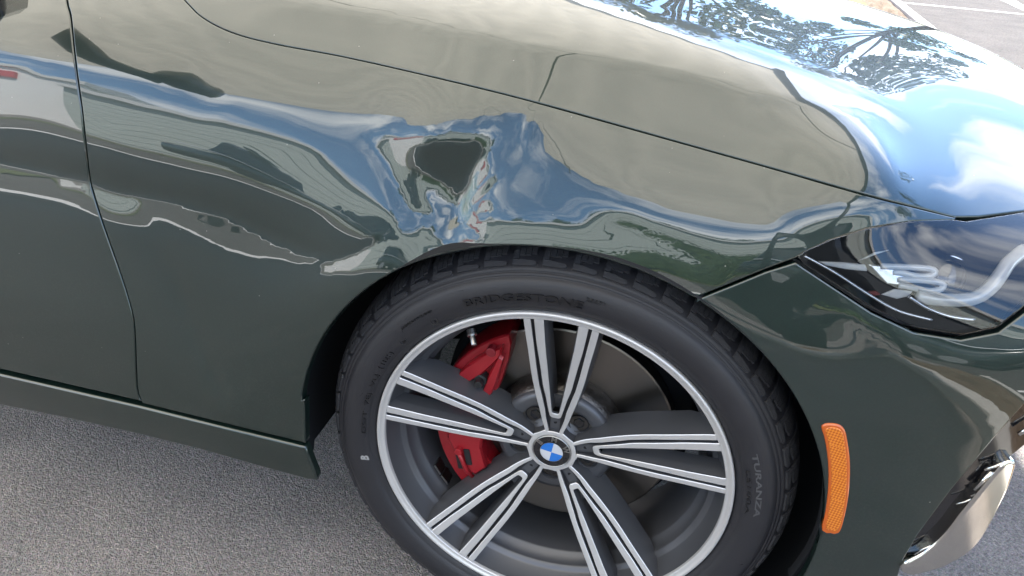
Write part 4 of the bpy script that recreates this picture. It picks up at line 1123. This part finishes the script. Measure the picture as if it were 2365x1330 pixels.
def spoke_mesh():
    bm = bmesh.new()
    for s in (1, -1):
        S = (lambda L: L) if s == 1 else mir
        strip_prism(bm, S(resl(O_)), S(resl(G1)), .0060)                           # outer rib
        # dark flank below the outer rib, flaring as it goes back
        top = S(O_); n = len(top); rows = []
        for off, dy in ((-.0006, .0012), (.0016, .012), (.0046, .030), (.0058, .046)):
            row = []
            for r, t in top:
                k = min(1, max(.25, (r - .03) / .06)); row.append(bm.verts.new((t + s * off * k, float(dish(r)) + dy * (1 if r < .225 else .75), r)))
            rows.append(row)
        for a, b in zip(rows, rows[1:]):
            for i in range(n - 1):
                f = (a[i], a[i + 1], b[i + 1], b[i]); g = bm.faces.new(f if s == -1 else f[::-1]); g.material_index = 1; g.smooth = True
        # groove floor between the ribs
        a_, b_ = S(G1), S(G2); k = min(len(a_), len(b_))
        g1 = [bm.verts.new((t + s * .0012, float(dish(r)) + .0048, r)) for r, t in a_]
        g2 = [bm.verts.new((t - s * .0012, float(dish(r)) + .0048, r)) for r, t in [(G1[i][0], s * np.interp(-G1[i][0], [-q[0] for q in G2], [q[1] for q in G2])) for i in range(len(G1))]]
        for i in range(len(G1) - 1):
            f = (g1[i], g1[i + 1], g2[i + 1], g2[i]); g = bm.faces.new(f if s == 1 else f[::-1]); g.material_index = 2
        # window wall inside the V
        w0 = [(r, t) for r, t in S(IN)]; rows = []
        for off, dy in ((.0004, .001), (-.0022, .014), (-.0040, .034)):
            rows.append([bm.verts.new((t + s * off * min(1, r / .12), float(dish(r)) + dy, r)) for r, t in w0])
        for a, b in zip(rows, rows[1:]):
            for i in range(len(w0) - 1):
                f = (a[i], a[i + 1], b[i + 1], b[i]); g = bm.faces.new(f if s == 1 else f[::-1]); g.material_index = 1
    # inner V: two wide ribs joined by a U towards the hub
    def res(L, n=22):
        L = np.array(L, float); d = np.concatenate([[0], np.cumsum(np.linalg.norm(np.diff(L, axis=0), axis=1))]); t = np.linspace(0, d[-1], n)
        return list(zip(np.interp(t, d, L[:, 0]), np.interp(t, d, L[:, 1])))
    A_ = res(G2) + [(.0634, .0066), (.0622, .0045), (.0620, 0), (.0622, -.0045), (.0634, -.0066)] + mir(res(G2))[::-1]
    B_ = res(IN) + [(.0722, .0042), (.0714, .0028), (.0713, 0), (.0714, -.0028), (.0722, -.0042)] + mir(res(IN))[::-1]
    strip_prism(bm, A_, B_, .0060)
    # recess at the foot of the spoke, with a drilled hole
    rec = [(.066, .0140), (.051, .0108), (.036, .0072), (.0345, .0055), (.0345, -.0055), (.036, -.0072), (.051, -.0108), (.066, -.0140)]
    v = [bm.verts.new((t, float(dish(r)) + .0062, r)) for r, t in rec]; g = bm.faces.new(v); g.material_index = 1
    hole = [bm.verts.new((.0026 * math.cos(a), float(dish(.05)) + .0058, .050 + .0032 * math.sin(a))) for a in np.linspace(0, 2 * math.pi, 17)[:-1]]
    g = bm.faces.new(hole); g.material_index = 3
    # floor web closing the V below the inner ribs
    w = [bm.verts.new((t, float(dish(r)) + .016, r)) for r, t in [(.098, .0082), (.085, .0064), (.072, .0042), (.072, -.0042), (.085, -.0064), (.098, -.0082)]]
    g = bm.faces.new(w); g.material_index = 1
    bmesh.ops.recalc_face_normals(bm, faces=[f for f in bm.faces if f.material_index == 0])
    for f in bm.faces:                                              # faces that look at the road side
        if f.material_index in (2, 3) or (f.material_index == 1 and abs(f.normal.y) > .8):
            f.normal_update()
            if f.normal.y > 0: f.normal_flip()
    return bm
M_HOLE = plain('drilled_hole', (.004, .004, .005), .9)
sp = bm_obj('spoke', spoke_mesh(), [M_SILV, M_GREY, M_DGREY, M_HOLE], wheel)
for k in range(5):
    o = sp if k == 0 else sp.copy()
    if k: COL.objects.link(o); o.parent = wheel
    o.rotation_euler = (0, math.radians(90 - SPOKE0 - 72 * k), 0)
# machined hub ring: scalloped between the spokes
bm = bmesh.new(); outer, inner = [], []
N = 200
for i in range(N):
    a = 2 * math.pi * i / N; deg = (math.degrees(a) - SPOKE0 + 36) % 72 - 36
    ro = .0385 + .0022 * math.cos(math.radians(deg * 5)) if abs(deg) > 20 else .0355
    outer.append((ro * math.cos(a), ro * math.sin(a))); inner.append((.0286 * math.cos(a), .0286 * math.sin(a)))
rows = [[bm.verts.new((x * f, y, z * f)) for x, z in L] for L, f, y in ((inner, 1, .0470), (inner, 1.004, .0434), (inner, 1.03, .0428), (outer, .975, .0428), (outer, 1, .0438), (outer, 1.01, .055), (outer, 1.12, .075))]
for k, (p_, q_) in enumerate(zip(rows, rows[1:])):
    for i in range(N):
        f = bm.faces.new((p_[i], p_[(i + 1) % N], q_[(i + 1) % N], q_[i])); f.material_index = 0 if k < 4 else 1; f.smooth = k in (1, 3)
bmesh.ops.recalc_face_normals(bm, faces=bm.faces)
bm_obj('hub_ring', bm, [M_SILV, M_GREY], wheel)
# hub body with five bolt wells
bm = bmesh.new()
add_lathe(bm, [(.036, .056), (.045, .064), (.060, .066), (.078, .062), (.088, .066), (.090, .09)], 120)
bm_obj('hub_body', bm, M_GREY, wheel, smooth=True)
for k in range(5):
    a = math.radians(SPOKE0 + 36 + 72 * k); c = Vector((.0545 * math.cos(a), 0, .0545 * math.sin(a)))
    bm = bmesh.new(); add_lathe(bm, [(.0150, .0600), (.0138, .0605), (.0132, .084), (.0, .0845)], 40)
    bmesh.ops.translate(bm, verts=bm.verts, vec=c); bmesh.ops.reverse_faces(bm, faces=bm.faces); bmesh.ops.recalc_face_normals(bm, faces=bm.faces)
    w = bm_obj('bolt_well', bm, M_DGREY, wheel, smooth=True)
    bm = bmesh.new()
    r = bmesh.ops.create_cone(bm, cap_ends=True, segments=6, radius1=.0088, radius2=.0088, depth=.016)
    bmesh.ops.transform(bm, matrix=Matrix.Translation(c + Vector((0, .070, 0))) @ Matrix.Rotation(math.pi / 2, 4, 'X'), verts=r['verts'])
    r = bmesh.ops.create_cone(bm, cap_ends=True, segments=28, radius1=.0115, radius2=.0115, depth=.004)
    bmesh.ops.transform(bm, matrix=Matrix.Translation(c + Vector((0, .0775, 0))) @ Matrix.Rotation(math.pi / 2, 4, 'X'), verts=r['verts'])
    bm_obj('wheel_bolt', bm, M_GLOSSB, wheel, bevel=.0012)
# centre cap
bm = bmesh.new(); add_lathe(bm, [(.0285, .0460), (.0285, .0416), (.0280, .0408), (.0272, .0408), (.0268, .0414)], 96); bm_obj('cap_bezel', bm, M_STEELB, wheel, smooth=True)
def disc_obj(name, r, y, mat, a0=0, a1=2 * math.pi, r0=0.0, n=64):
    bm = bmesh.new(); rows = []
    for i in range(n + 1):
        a = a0 + (a1 - a0) * i / n
        rows.append([bm.verts.new((q * math.cos(a), y - .0006 * (1 - (q / .027) ** 2), q * math.sin(a))) for q in (max(r0, 1e-5), r)])
    for p_, q_ in zip(rows, rows[1:]): bm.faces.new((p_[0], p_[1], q_[1], q_[0]))
    bmesh.ops.recalc_face_normals(bm, faces=bm.faces)
    for f in bm.faces:
        if f.normal.y > 0: f.normal_flip()
    return bm_obj(name, bm, mat, wheel, smooth=True)
M_CAPB = plain('cap_black', (.008, .008, .010), .15, coat=.7); M_BLUE = plain('cap_blue', (.012, .13, .46), .25, coat=.6); M_CAPW = plain('cap_white', (.46, .47, .50), .25, coat=.6)
disc_obj('cap_disc', .0272, .0416, M_CAPB)
ROLL = math.radians(83.0)
for k in range(4): disc_obj('cap_quadrant', .0166, .0408, M_CAPW if k % 2 else M_BLUE, ROLL + k * math.pi / 2, ROLL + (k + 1) * math.pi / 2)
disc_obj('cap_circle', .0173, .0409, M_STEELB, r0=.0164)
for ch, a in (('B', 145.0), ('M', 85.5), ('W', 25.0)):
    cu = bpy.data.curves.new('cap_letter', 'FONT'); cu.body = ch; cu.size = .0115; cu.align_x = 'CENTER'; cu.align_y = 'CENTER'; cu.extrude = .0002; cu.offset = .0003
    tmp = bpy.data.objects.new('tmp', cu); COL.objects.link(tmp); me = bpy.data.meshes.new_from_object(tmp); bpy.data.objects.remove(tmp)
    t = math.radians(a); ux, uz = Vector((math.sin(t), 0, -math.cos(t))), Vector((math.cos(t), 0, math.sin(t)))
    c = Vector((.0220 * math.cos(t), .0409, .0220 * math.sin(t)))
    for v in me.vertices: v.co = c + ux * v.co.x + uz * v.co.y + Vector((0, -v.co.z, 0))
    link_mesh('cap_letter', me, M_STEELB, wheel)
# tyre valve and balance weights
a = math.radians(124.2); pv = Vector((.2265 * math.cos(a), .030, .2265 * math.sin(a))); dv = Vector((-math.cos(a) * .75, -.62, -math.sin(a) * .75)).normalized()
bm = bmesh.new(); add_tube(bm, [pv, pv + dv * .006, pv + dv * .0061, pv + dv * .009, pv + dv * .0091, pv + dv * .022, pv + dv * .023], [.0062, .0062, .0070, .0070, .0040, .0042, .0030], 14); bm_obj('valve_stem', bm, M_STEELB, wheel, smooth=False, bevel=.0003)
for k, a in enumerate((-148.2, -142.4)):
    t = math.radians(a); bm = bmesh.new()
    R_ = Matrix.Rotation(math.pi / 2 - t, 3, 'Y')
    add_box(bm, Vector((.2145 * math.cos(t), .078, .2145 * math.sin(t))), (.019, .022, .0035), R_); bm_obj('balance_weight', bm, M_STEELB, wheel, bevel=.0006)

# brake (fixed to the car, not the wheel)
brake = empty('brake', WC); brake.parent = car
bm = bmesh.new(); add_lathe(bm, [(.098, .1005), (.102, .100), (.170, .100), (.1727, .101), (.1727, .128), (.10, .130)], 160); bm_obj('brake_disc', bm, M_DISC, brake, smooth=False)
bm = bmesh.new(); add_lathe(bm, [(.0, .064), (.060, .064), (.078, .066), (.088, .071), (.096, .082), (.0985, .096), (.0985, .104)], 120); bm_obj('disc_hat', bm, M_HAT, brake, smooth=True)
def polar(r, a, y): a = math.radians(a); return Vector((r * math.cos(a), y, r * math.sin(a)))
def cal_piece(name, outline, y0, y1, inset=.003):
    bm = bmesh.new(); P = np.array([(r * math.cos(math.radians(a)), r * math.sin(math.radians(a))) for r, a in outline]); c = P.mean(0)
    d = P - c; d /= np.linalg.norm(d, axis=1)[:, None]
    rows = [[bm.verts.new((x, y, z)) for x, z in P - d * i] for i, y in ((inset, y0), (0, y0 + inset), (0, y1))]
    bm.faces.new(rows[0])
    for p_, q_ in zip(rows, rows[1:]):
        for i in range(len(P)): bm.faces.new((p_[i], p_[(i + 1) % len(P)], q_[(i + 1) % len(P)], q_[i]))
    bmesh.ops.recalc_face_normals(bm, faces=bm.faces)
    if bm.faces[0].normal.y > 0: bmesh.ops.reverse_faces(bm, faces=bm.faces)
    return bm_obj(name, bm, M_CAL, brake)
arc = lambda r, a0, a1, n=10: [(r, a) for a in np.linspace(a0, a1, n)]
cal_piece('caliper', arc(.187, 116, 224, 24) + arc(.118, 222, 140, 18) + [(.150, 122), (.172, 117)], .066, .125)
cal_piece('caliper_bridge', arc(.176, 120, 152, 8) + [(.160, 152), (.152, 140), (.156, 130), (.166, 122)], .052, .075, .004)
cal_piece('caliper_bridge', [(.160, 122), (.128, 136), (.118, 150), (.130, 152), (.150, 133), (.166, 123)], .052, .075, .004)
cal_piece('caliper_bridge', [(.148, 150), (.118, 152), (.112, 160), (.114, 198), (.122, 216), (.146, 218), (.158, 206), (.166, 190), (.168, 165)], .050, .075, .005)
for r_, a_, w_ in ((.155, 205, .0085), (.139, 203, .0085)):
    bm = bmesh.new(); add_box(bm, polar(r_, a_, .0495), (.010, .004, .030), Matrix.Rotation(math.radians(-12), 3, 'Y')); bm_obj('caliper_slot', bm, M_HOLE, brake, bevel=.003)
bm = bmesh.new(); add_tube(bm, [polar(.150, 196, .046), polar(.148, 204, .045), polar(.152, 212, .048), polar(.154, 220, .056)], .0035, 10); bm_obj('bridge_pipe', bm, M_CAL, brake, smooth=True)
bm = bmesh.new(); add_tube(bm, [polar(.1485, 197, .050), polar(.1485, 197, .042)], .0065, 6); bm_obj('pipe_nut', bm, M_CAL, brake, bevel=.0008)
bm = bmesh.new(); add_tube(bm, [polar(.1755, 126, .064), polar(.1755, 126, .0505)], .0072, 24); bm_obj('caliper_plug', bm, plain('dark_red_plug', (.16, .006, .012), .4), brake, bevel=.001)
bm = bmesh.new(); add_tube(bm, [polar(.147, 142, .066), polar(.147, 142, .052), polar(.147, 142, .0519), polar(.147, 142, .040)], [.010, .009, .006, .0055], 14); bm_obj('bleed_cap', bm, M_BLACK, brake, smooth=False, bevel=.0008)
bm = bmesh.new(); add_lathe(bm, [(.06, .145), (.195, .145), (.20, .17)], 90); bm_obj('splash_shield', bm, M_DARK, brake, smooth=True)

# wheel arch liner
bm = bmesh.new()
add_lathe(bm, [(.3585, -.030), (.362, -.022), (.366, .0), (.376, .02), (.380, .30), (.30, .34), (.05, .36)], 120, math.radians(-34), math.radians(190))
for v in bm.verts: v.co += Vector(WC)
bm_obj('arch_liner', bm, M_DARK, car, smooth=True)
bm = bmesh.new(); add_tube(bm, [(-.10, .16, .333), (-.05, .55, .35), (0, .85, .36)], .03, 10); bm_obj('drive_shaft', bm, M_DARK, car, smooth=True)
bm = bmesh.new(); add_box(bm, (-1.1, 1.1, .30), (2.5, 1.3, .12)); bm_obj('underbody', bm, M_DARK, car, bevel=.02)
# ------------------------------------------------------------------ headlight
def on_skin(u, v, depth=0.0):
    p = ab([(u, v)]); return Vector(skin.pt(p[:, 0], p[:, 1])[0] - skin.nrm(p[:, 0], p[:, 1])[0] * depth)
def clear_glass(name, tint=(1, 1, 1), ior=1.55, rough=0.0):
    m = bpy.data.materials.new(name); m.use_nodes = True; n, l = m.node_tree.nodes, m.node_tree.links; n.clear()
    out = n.new('ShaderNodeOutputMaterial'); t = n.new('ShaderNodeBsdfTransparent'); t.inputs['Color'].default_value = (*tint, 1)
    g = n.new('ShaderNodeBsdfGlossy'); g.inputs['Roughness'].default_value = rough
    f = n.new('ShaderNodeFresnel'); f.inputs['IOR'].default_value = ior
    mx = n.new('ShaderNodeMixShader'); l.new(f.outputs[0], mx.inputs['Fac']); l.new(t.outputs[0], mx.inputs[1]); l.new(g.outputs[0], mx.inputs[2]); l.new(mx.outputs[0], out.inputs['Surface'])
    return m
M_LENS = clear_glass('clear_lens', (.93, .95, .97), 1.72)
M_GUIDE = plain('frosted_light_guide', (.60, .61, .62), .12, 0, coat=.8)
M_REFL = plain('lamp_reflector', (.62, .63, .65), .12, .85)
M_BEZEL = plain('lamp_bezel', (.11, .11, .115), .25, .3, coat=.4)
M_BOWL = plain('lamp_bowl_silver', (.36, .36, .37), .30, .45)
lamp = empty('headlight', tuple(on_skin(2150, 620))); lamp.parent = car
bpy.context.view_layer.update()
def under(o, root):
    o.parent = root; o.matrix_parent_inverse = Matrix.Translation(-Vector(root.location)); return o
lens_ab = ab(dense(LENS + LENS[:1], 9)[:-1])
under(panel('lens', lens_ab, M_LENS, None, gap=-.0025, roll=.003, depth=.006), lamp)
under(panel('lamp_bowl', lens_ab, M_BOWL, None, lift=-.060, gap=-.012, roll=.003, depth=-.02), lamp)
def tube_px(name, pts, depth, rad, mat, n=10):
    bm = bmesh.new(); add_tube(bm, [on_skin(u, v, d) for (u, v), d in zip(smooth_line(pts, 6), np.interp(np.linspace(0, 1, len(smooth_line(pts, 6))), np.linspace(0, 1, len(depth)), depth))], rad, n)
    return under(bm_obj(name, bm, mat, None, smooth=True), lamp)
def slab_px(name, poly, depth, thick, mat):
    bm = bmesh.new(); f = [bm.verts.new(on_skin(u, v, depth[i] if isinstance(depth, list) else depth)) for i, (u, v) in enumerate(poly)]
    nrm = (on_skin(*poly[0], 0) - on_skin(*poly[0], .01)).normalized()
    g = [bm.verts.new(v.co - nrm * thick) for v in f]
    bm.faces.new(f); bm.faces.new(g[::-1])
    for i in range(len(f)): bm.faces.new((f[i], g[i], g[(i + 1) % len(f)], f[(i + 1) % len(f)]))
    bmesh.ops.recalc_face_normals(bm, faces=bm.faces)
    return under(bm_obj(name, bm, mat, None, bevel=.0015), lamp)
slab_px('reflector_wing', [(1895, 611), (1960, 613), (2012, 617), (2016, 634), (1962, 630), (1915, 621)], .018, .012, M_GUIDE)
slab_px('reflector_block', [(2018, 616), (2070, 618), (2105, 636), (2112, 655), (2098, 668), (2062, 664), (2040, 640)], .020, .018, M_REFL)
slab_px('reflector_block', [(2046, 690), (2080, 676), (2126, 680), (2112, 694), (2086, 700)], .020, .014, M_GUIDE)
slab_px('light_blade', [(1990, 610), (2034, 586), (2072, 578), (2036, 592)], .016, .004, M_GUIDE)
slab_px('reflector_floor', [(2120, 690), (2230, 690), (2290, 650), (2320, 590), (2250, 570), (2150, 600), (2110, 640)], .052, .004, M_GUIDE)
tube_px('light_guide', [(2050, 620), (2110, 618), (2160, 619), (2174, 626), (2166, 636), (2140, 640), (2100, 634), (2080, 634)], [.022, .014, .014, .022], .0035, M_GUIDE)
tube_px('light_guide', [(2090, 652), (2140, 650), (2180, 653), (2192, 661), (2184, 671), (2156, 676), (2110, 668), (2092, 666)], [.022, .014, .014, .022], .0035, M_GUIDE)
tube_px('light_strip', [(2128, 688), (2170, 696), (2230, 698), (2275, 688), (2308, 660), (2332, 622), (2352, 585), (2385, 550)], [.016, .016, .016, .018], .0075, M_GUIDE, 12)
tube_px('bezel_rib', [(2108, 690), (2150, 716), (2200, 735), (2262, 744)], [.012, .012], .0022, M_REFL)
tube_px('bezel_rib', [(1862, 594), (1930, 632), (2010, 684), (2080, 722), (2160, 744)], [.010, .010], .0018, M_REFL)
slab_px('lower_bezel', [(1900, 628), (2000, 680), (2060, 700), (2120, 704), (2230, 716), (2290, 722), (2262, 746), (2200, 752), (2120, 738), (2020, 694), (1940, 646)], .028, .008, M_BEZEL)
slab_px('inner_shroud', [(1866, 592), (1950, 560), (2060, 535), (2090, 560), (1980, 590), (1900, 606)], .042, .006, plain('dark_shroud', (.03, .03, .034), .3))
for (u, v, r) in ((2150, 702, .015), (2215, 640, .022)):
    c = on_skin(u, v, .030); d = (on_skin(u, v, 0) - on_skin(u, v, .01)).normalized()
    q = d.to_track_quat('Z', 'Y').to_matrix().to_4x4()
    bm = bmesh.new(); rr = bmesh.ops.create_uvsphere(bm, u_segments=28, v_segments=14, radius=r); bmesh.ops.transform(bm, matrix=Matrix.Translation(c) @ q @ Matrix.Diagonal((1, 1, .55, 1)), verts=rr['verts'])
    under(bm_obj('projector', bm, M_GLOSSB, None, smooth=True), lamp)
    bm = bmesh.new(); add_tube(bm, [c + (q @ Vector((r * 1.08 * math.cos(t), r * 1.08 * math.sin(t), .002, 0))).to_3d() for t in np.linspace(0, 2 * math.pi, 33)], .0022, 8, cap=False)
    under(bm_obj('projector_ring', bm, M_REFL, None, smooth=True), lamp)
slab_px('red_clip', [(2014, 682), (2036, 680), (2046, 690), (2024, 694)], .018, .004, plain('dark_red_clip', (.18, .01, .015), .3))

# ------------------------------------------------------------------ side marker
M_AMB, mn, ml, mp = nmat('amber_reflector')
mp.inputs['Base Color'].default_value = (.5, .13, .006, 1); mp.inputs['Roughness'].default_value = .22; mp.inputs['Coat Weight'].default_value = .6
mt = mn.new('ShaderNodeTexCoord'); mm = mn.new('ShaderNodeMapping'); mm.inputs['Rotation'].default_value = (0, math.radians(38), 0)
mc = mn.new('ShaderNodeTexChecker'); mc.inputs['Scale'].default_value = 420; mc.inputs['Color1'].default_value = (.38, .080, .003, 1); mc.inputs['Color2'].default_value = (.62, .19, .014, 1)
ml.new(mt.outputs['Object'], mm.inputs[0]); ml.new(mm.outputs[0], mc.inputs[0]); ml.new(mc.outputs[0], mp.inputs['Base Color'])
mb = mn.new('ShaderNodeBump'); mb.inputs['Strength'].default_value = .7; mb.inputs['Distance'].default_value = .001; ml.new(mc.outputs[1], mb.inputs['Height']); ml.new(mb.outputs[0], mp.inputs['Normal'])
M_AMBF = plain('amber_frame', (.44, .085, .006), .15, coat=.8)
MARK = [(1902, 984), (1920, 981), (1938, 985), (1948, 1000), (1956, 1047), (1958, 1090), (1955, 1139), (1946, 1190), (1934, 1226), (1918, 1226), (1903, 1222), (1911, 1182), (1917, 1131), (1918, 1079), (1913, 1031), (1907, 1003)]
marker = empty('side_marker', tuple(on_skin(1932, 1100))); marker.parent = car
mk = ab(smooth_line(MARK, 6, True))
under(panel('marker_frame', mk, M_AMBF, None, lift=.0026, gap=0, roll=.0025, depth=.006, step=.004), marker)
under(panel('marker_lens', ab(smooth_line([((u - 1930) * .80 + 1930.5, (v - 1104) * .955 + 1103) for u, v in MARK], 6, True)), M_AMB, None, lift=.0034, gap=0, roll=.001, depth=.003, step=.004), marker)

# ------------------------------------------------------------------ front intake corner with its bright blade
intake = empty('front_intake', tuple(on_skin(2200, 1200))); intake.parent = car
INT = [(2092, 1293), (2122, 1240), (2200, 1137), (2300, 1018), (2364, 946), (2440, 865), (2450, 930), (2410, 1000), (2345, 1052), (2318, 1070), (2246, 1152), (2181, 1232), (2140, 1266)]
under(panel('intake_surround', ab(dense(INT + INT[:1], 10)[:-1]), M_GLOSSB, None, lift=-.006, gap=-.002, roll=.002, depth=.03), intake)
BLADE = [(2083, 1304), (2094, 1296), (2142, 1268), (2184, 1230), (2218, 1186), (2248, 1150), (2286, 1104), (2316, 1070), (2331, 1064), (2328, 1084), (2302, 1150), (2246, 1247), (2188, 1290), (2140, 1308), (2098, 1316)]
under(panel('bright_blade', ab(smooth_line(BLADE, 8, True)), M_CHROME, None, lift=.006, gap=0, roll=.004, depth=.02, step=.005), intake)
def rod_px(pts, rad, mat, name='intake_fin'):
    bm = bmesh.new(); add_tube(bm, [on_skin(u, v, -.002) for u, v in pts], rad, 8); return under(bm_obj(name, bm, mat, None, smooth=True), intake)
rod_px([(2206, 1161), (2226, 1156), (2246, 1147)], .0010, M_CHROME)
rod_px([(2271, 1082), (2296, 1074), (2320, 1063)], .0018, M_CHROME)
rod_px([(2248, 1127), (2268, 1108), (2288, 1086)], .0024, M_CHROME)
rod_px([(2240, 1142), (2270, 1130), (2296, 1104), (2312, 1074)], .0014, M_CHROME)
rod_px([(2110, 1277), (2132, 1264), (2150, 1256)], .0012, M_CHROME)
rod_px([(2350, 1000), (2366, 990), (2390, 975)], .0024, M_CHROME)
panel('inner_panel', bumper_poly, M_DARK, car, lift=-.03, gap=.006, step=.014)

# ------------------------------------------------------------------ rest of the car, outside the frame or behind the crown
mir_ = empty('side_mirror', tuple(at(-110, -20, 1, -.13))); mir_.parent = car
bm = bmesh.new(); r = bmesh.ops.create_cube(bm, size=1); bmesh.ops.transform(bm, matrix=Matrix.Diagonal((.075, .09, .075, 1)), verts=r['verts'])
bm_obj('mirror_housing', bm, M_GLOSSB, mir_, bevel=.03, segs=5, smooth=True)
bm = bmesh.new(); add_tube(bm, [(-.01, .02, -.03), (-.06, .09, -.03), (-.10, .16, -.03)], [.02, .016, .02], 10); bm_obj('mirror_arm', bm, M_GLOSSB, mir_, smooth=True)
core = Skin(.012)
P = core.pt(core.AA, core.BB) + 0.09 * DV
ok = (np.hypot(P[..., 0], P[..., 2] - .333) > .40) | (P[..., 1] > .42)
ok &= (P[..., 0] < .50) | (P[..., 2] > .60) | (P[..., 1] > .62)
ok &= (P[..., 2] > .32) & (P[..., 0] > -1.6) & (P[..., 1] < .95)
I = np.arange(core.na * core.nb).reshape(core.na, core.nb); Q = ok[:-1, :-1] & ok[1:, :-1] & ok[1:, 1:] & ok[:-1, 1:]
fq = np.stack([I[:-1, :-1], I[1:, :-1], I[1:, 1:], I[:-1, 1:]], -1)[Q]
use = np.unique(fq); mp_ = -np.ones(core.na * core.nb, int); mp_[use] = np.arange(len(use))
mesh_from('body_core', P.reshape(-1, 3)[use], mp_[fq], M_DARK, car, smooth=True)
P2 = core.pt(core.AA, core.BB) + .012 * DV; P2[..., 1] = 1.80 - P2[..., 1]
ok2 = ((np.hypot(P2[..., 0], P2[..., 2] - .333) > .37) | (P2[..., 1] < 1.2)) & (P2[..., 1] > .9) & (P2[..., 2] > .15)
Q = ok2[:-1, :-1] & ok2[1:, :-1] & ok2[1:, 1:] & ok2[:-1, 1:]
fq = np.stack([I[:-1, :-1], I[:-1, 1:], I[1:, 1:], I[1:, :-1]], -1)[Q]
use = np.unique(fq); mp_[:] = -1; mp_[use] = np.arange(len(use))
mesh_from('far_wing', P2.reshape(-1, 3)[use], mp_[fq], M_PAINT, car, smooth=True)
bm = bmesh.new(); r = bmesh.ops.create_cone(bm, cap_ends=True, segments=40, radius1=.335, radius2=.335, depth=.22)
bmesh.ops.transform(bm, matrix=Matrix.Translation((0, 1.66, .333)) @ Matrix.Rotation(math.pi / 2, 4, 'X'), verts=r['verts']); bm_obj('far_wheel', bm, M_RUB, car, bevel=.03)
def glass_sheet(name, c):
    bm = bmesh.new(); bm.faces.new([bm.verts.new(q) for q in c]); bmesh.ops.solidify(bm, geom=bm.faces[:], thickness=.005); return bm_obj(name, bm, M_GLASS, car)
glass_sheet('windscreen', [(-1.12, .16, 1.0), (-1.02, .9, 1.03), (-1.12, 1.64, 1.0), (-1.75, 1.42, 1.36), (-1.72, .9, 1.39), (-1.75, .38, 1.36)])
glass_sheet('side_window', [(-.98, .07, .98), (-2.2, .06, .97), (-2.1, .30, 1.33), (-1.70, .31, 1.33)])
bm = bmesh.new(); add_box(bm, (-2.3, .9, 1.37), (1.2, 1.15, .05)); bm_obj('roof', bm, M_PAINT, car, bevel=.02)
fy = [.10, .20, .33, .52, .70, .90, 1.10, 1.28, 1.47, 1.60, 1.70]; fx = [.56, .66, .73, .785, .81, .825, .81, .785, .73, .66, .56]
fv = [(x - .085 + dx, y, z) for x, y in zip(fx, fy) for dx, z in ((-.03, .19), (0, .34), (.0, .50), (-.03, .64))]
ff = [(i * 4 + k, (i + 1) * 4 + k, (i + 1) * 4 + k + 1, i * 4 + k + 1) for i in range(len(fy) - 1) for k in range(3)]
mesh_from('front_fascia', fv, ff, M_GLOSSB, car, smooth=True)
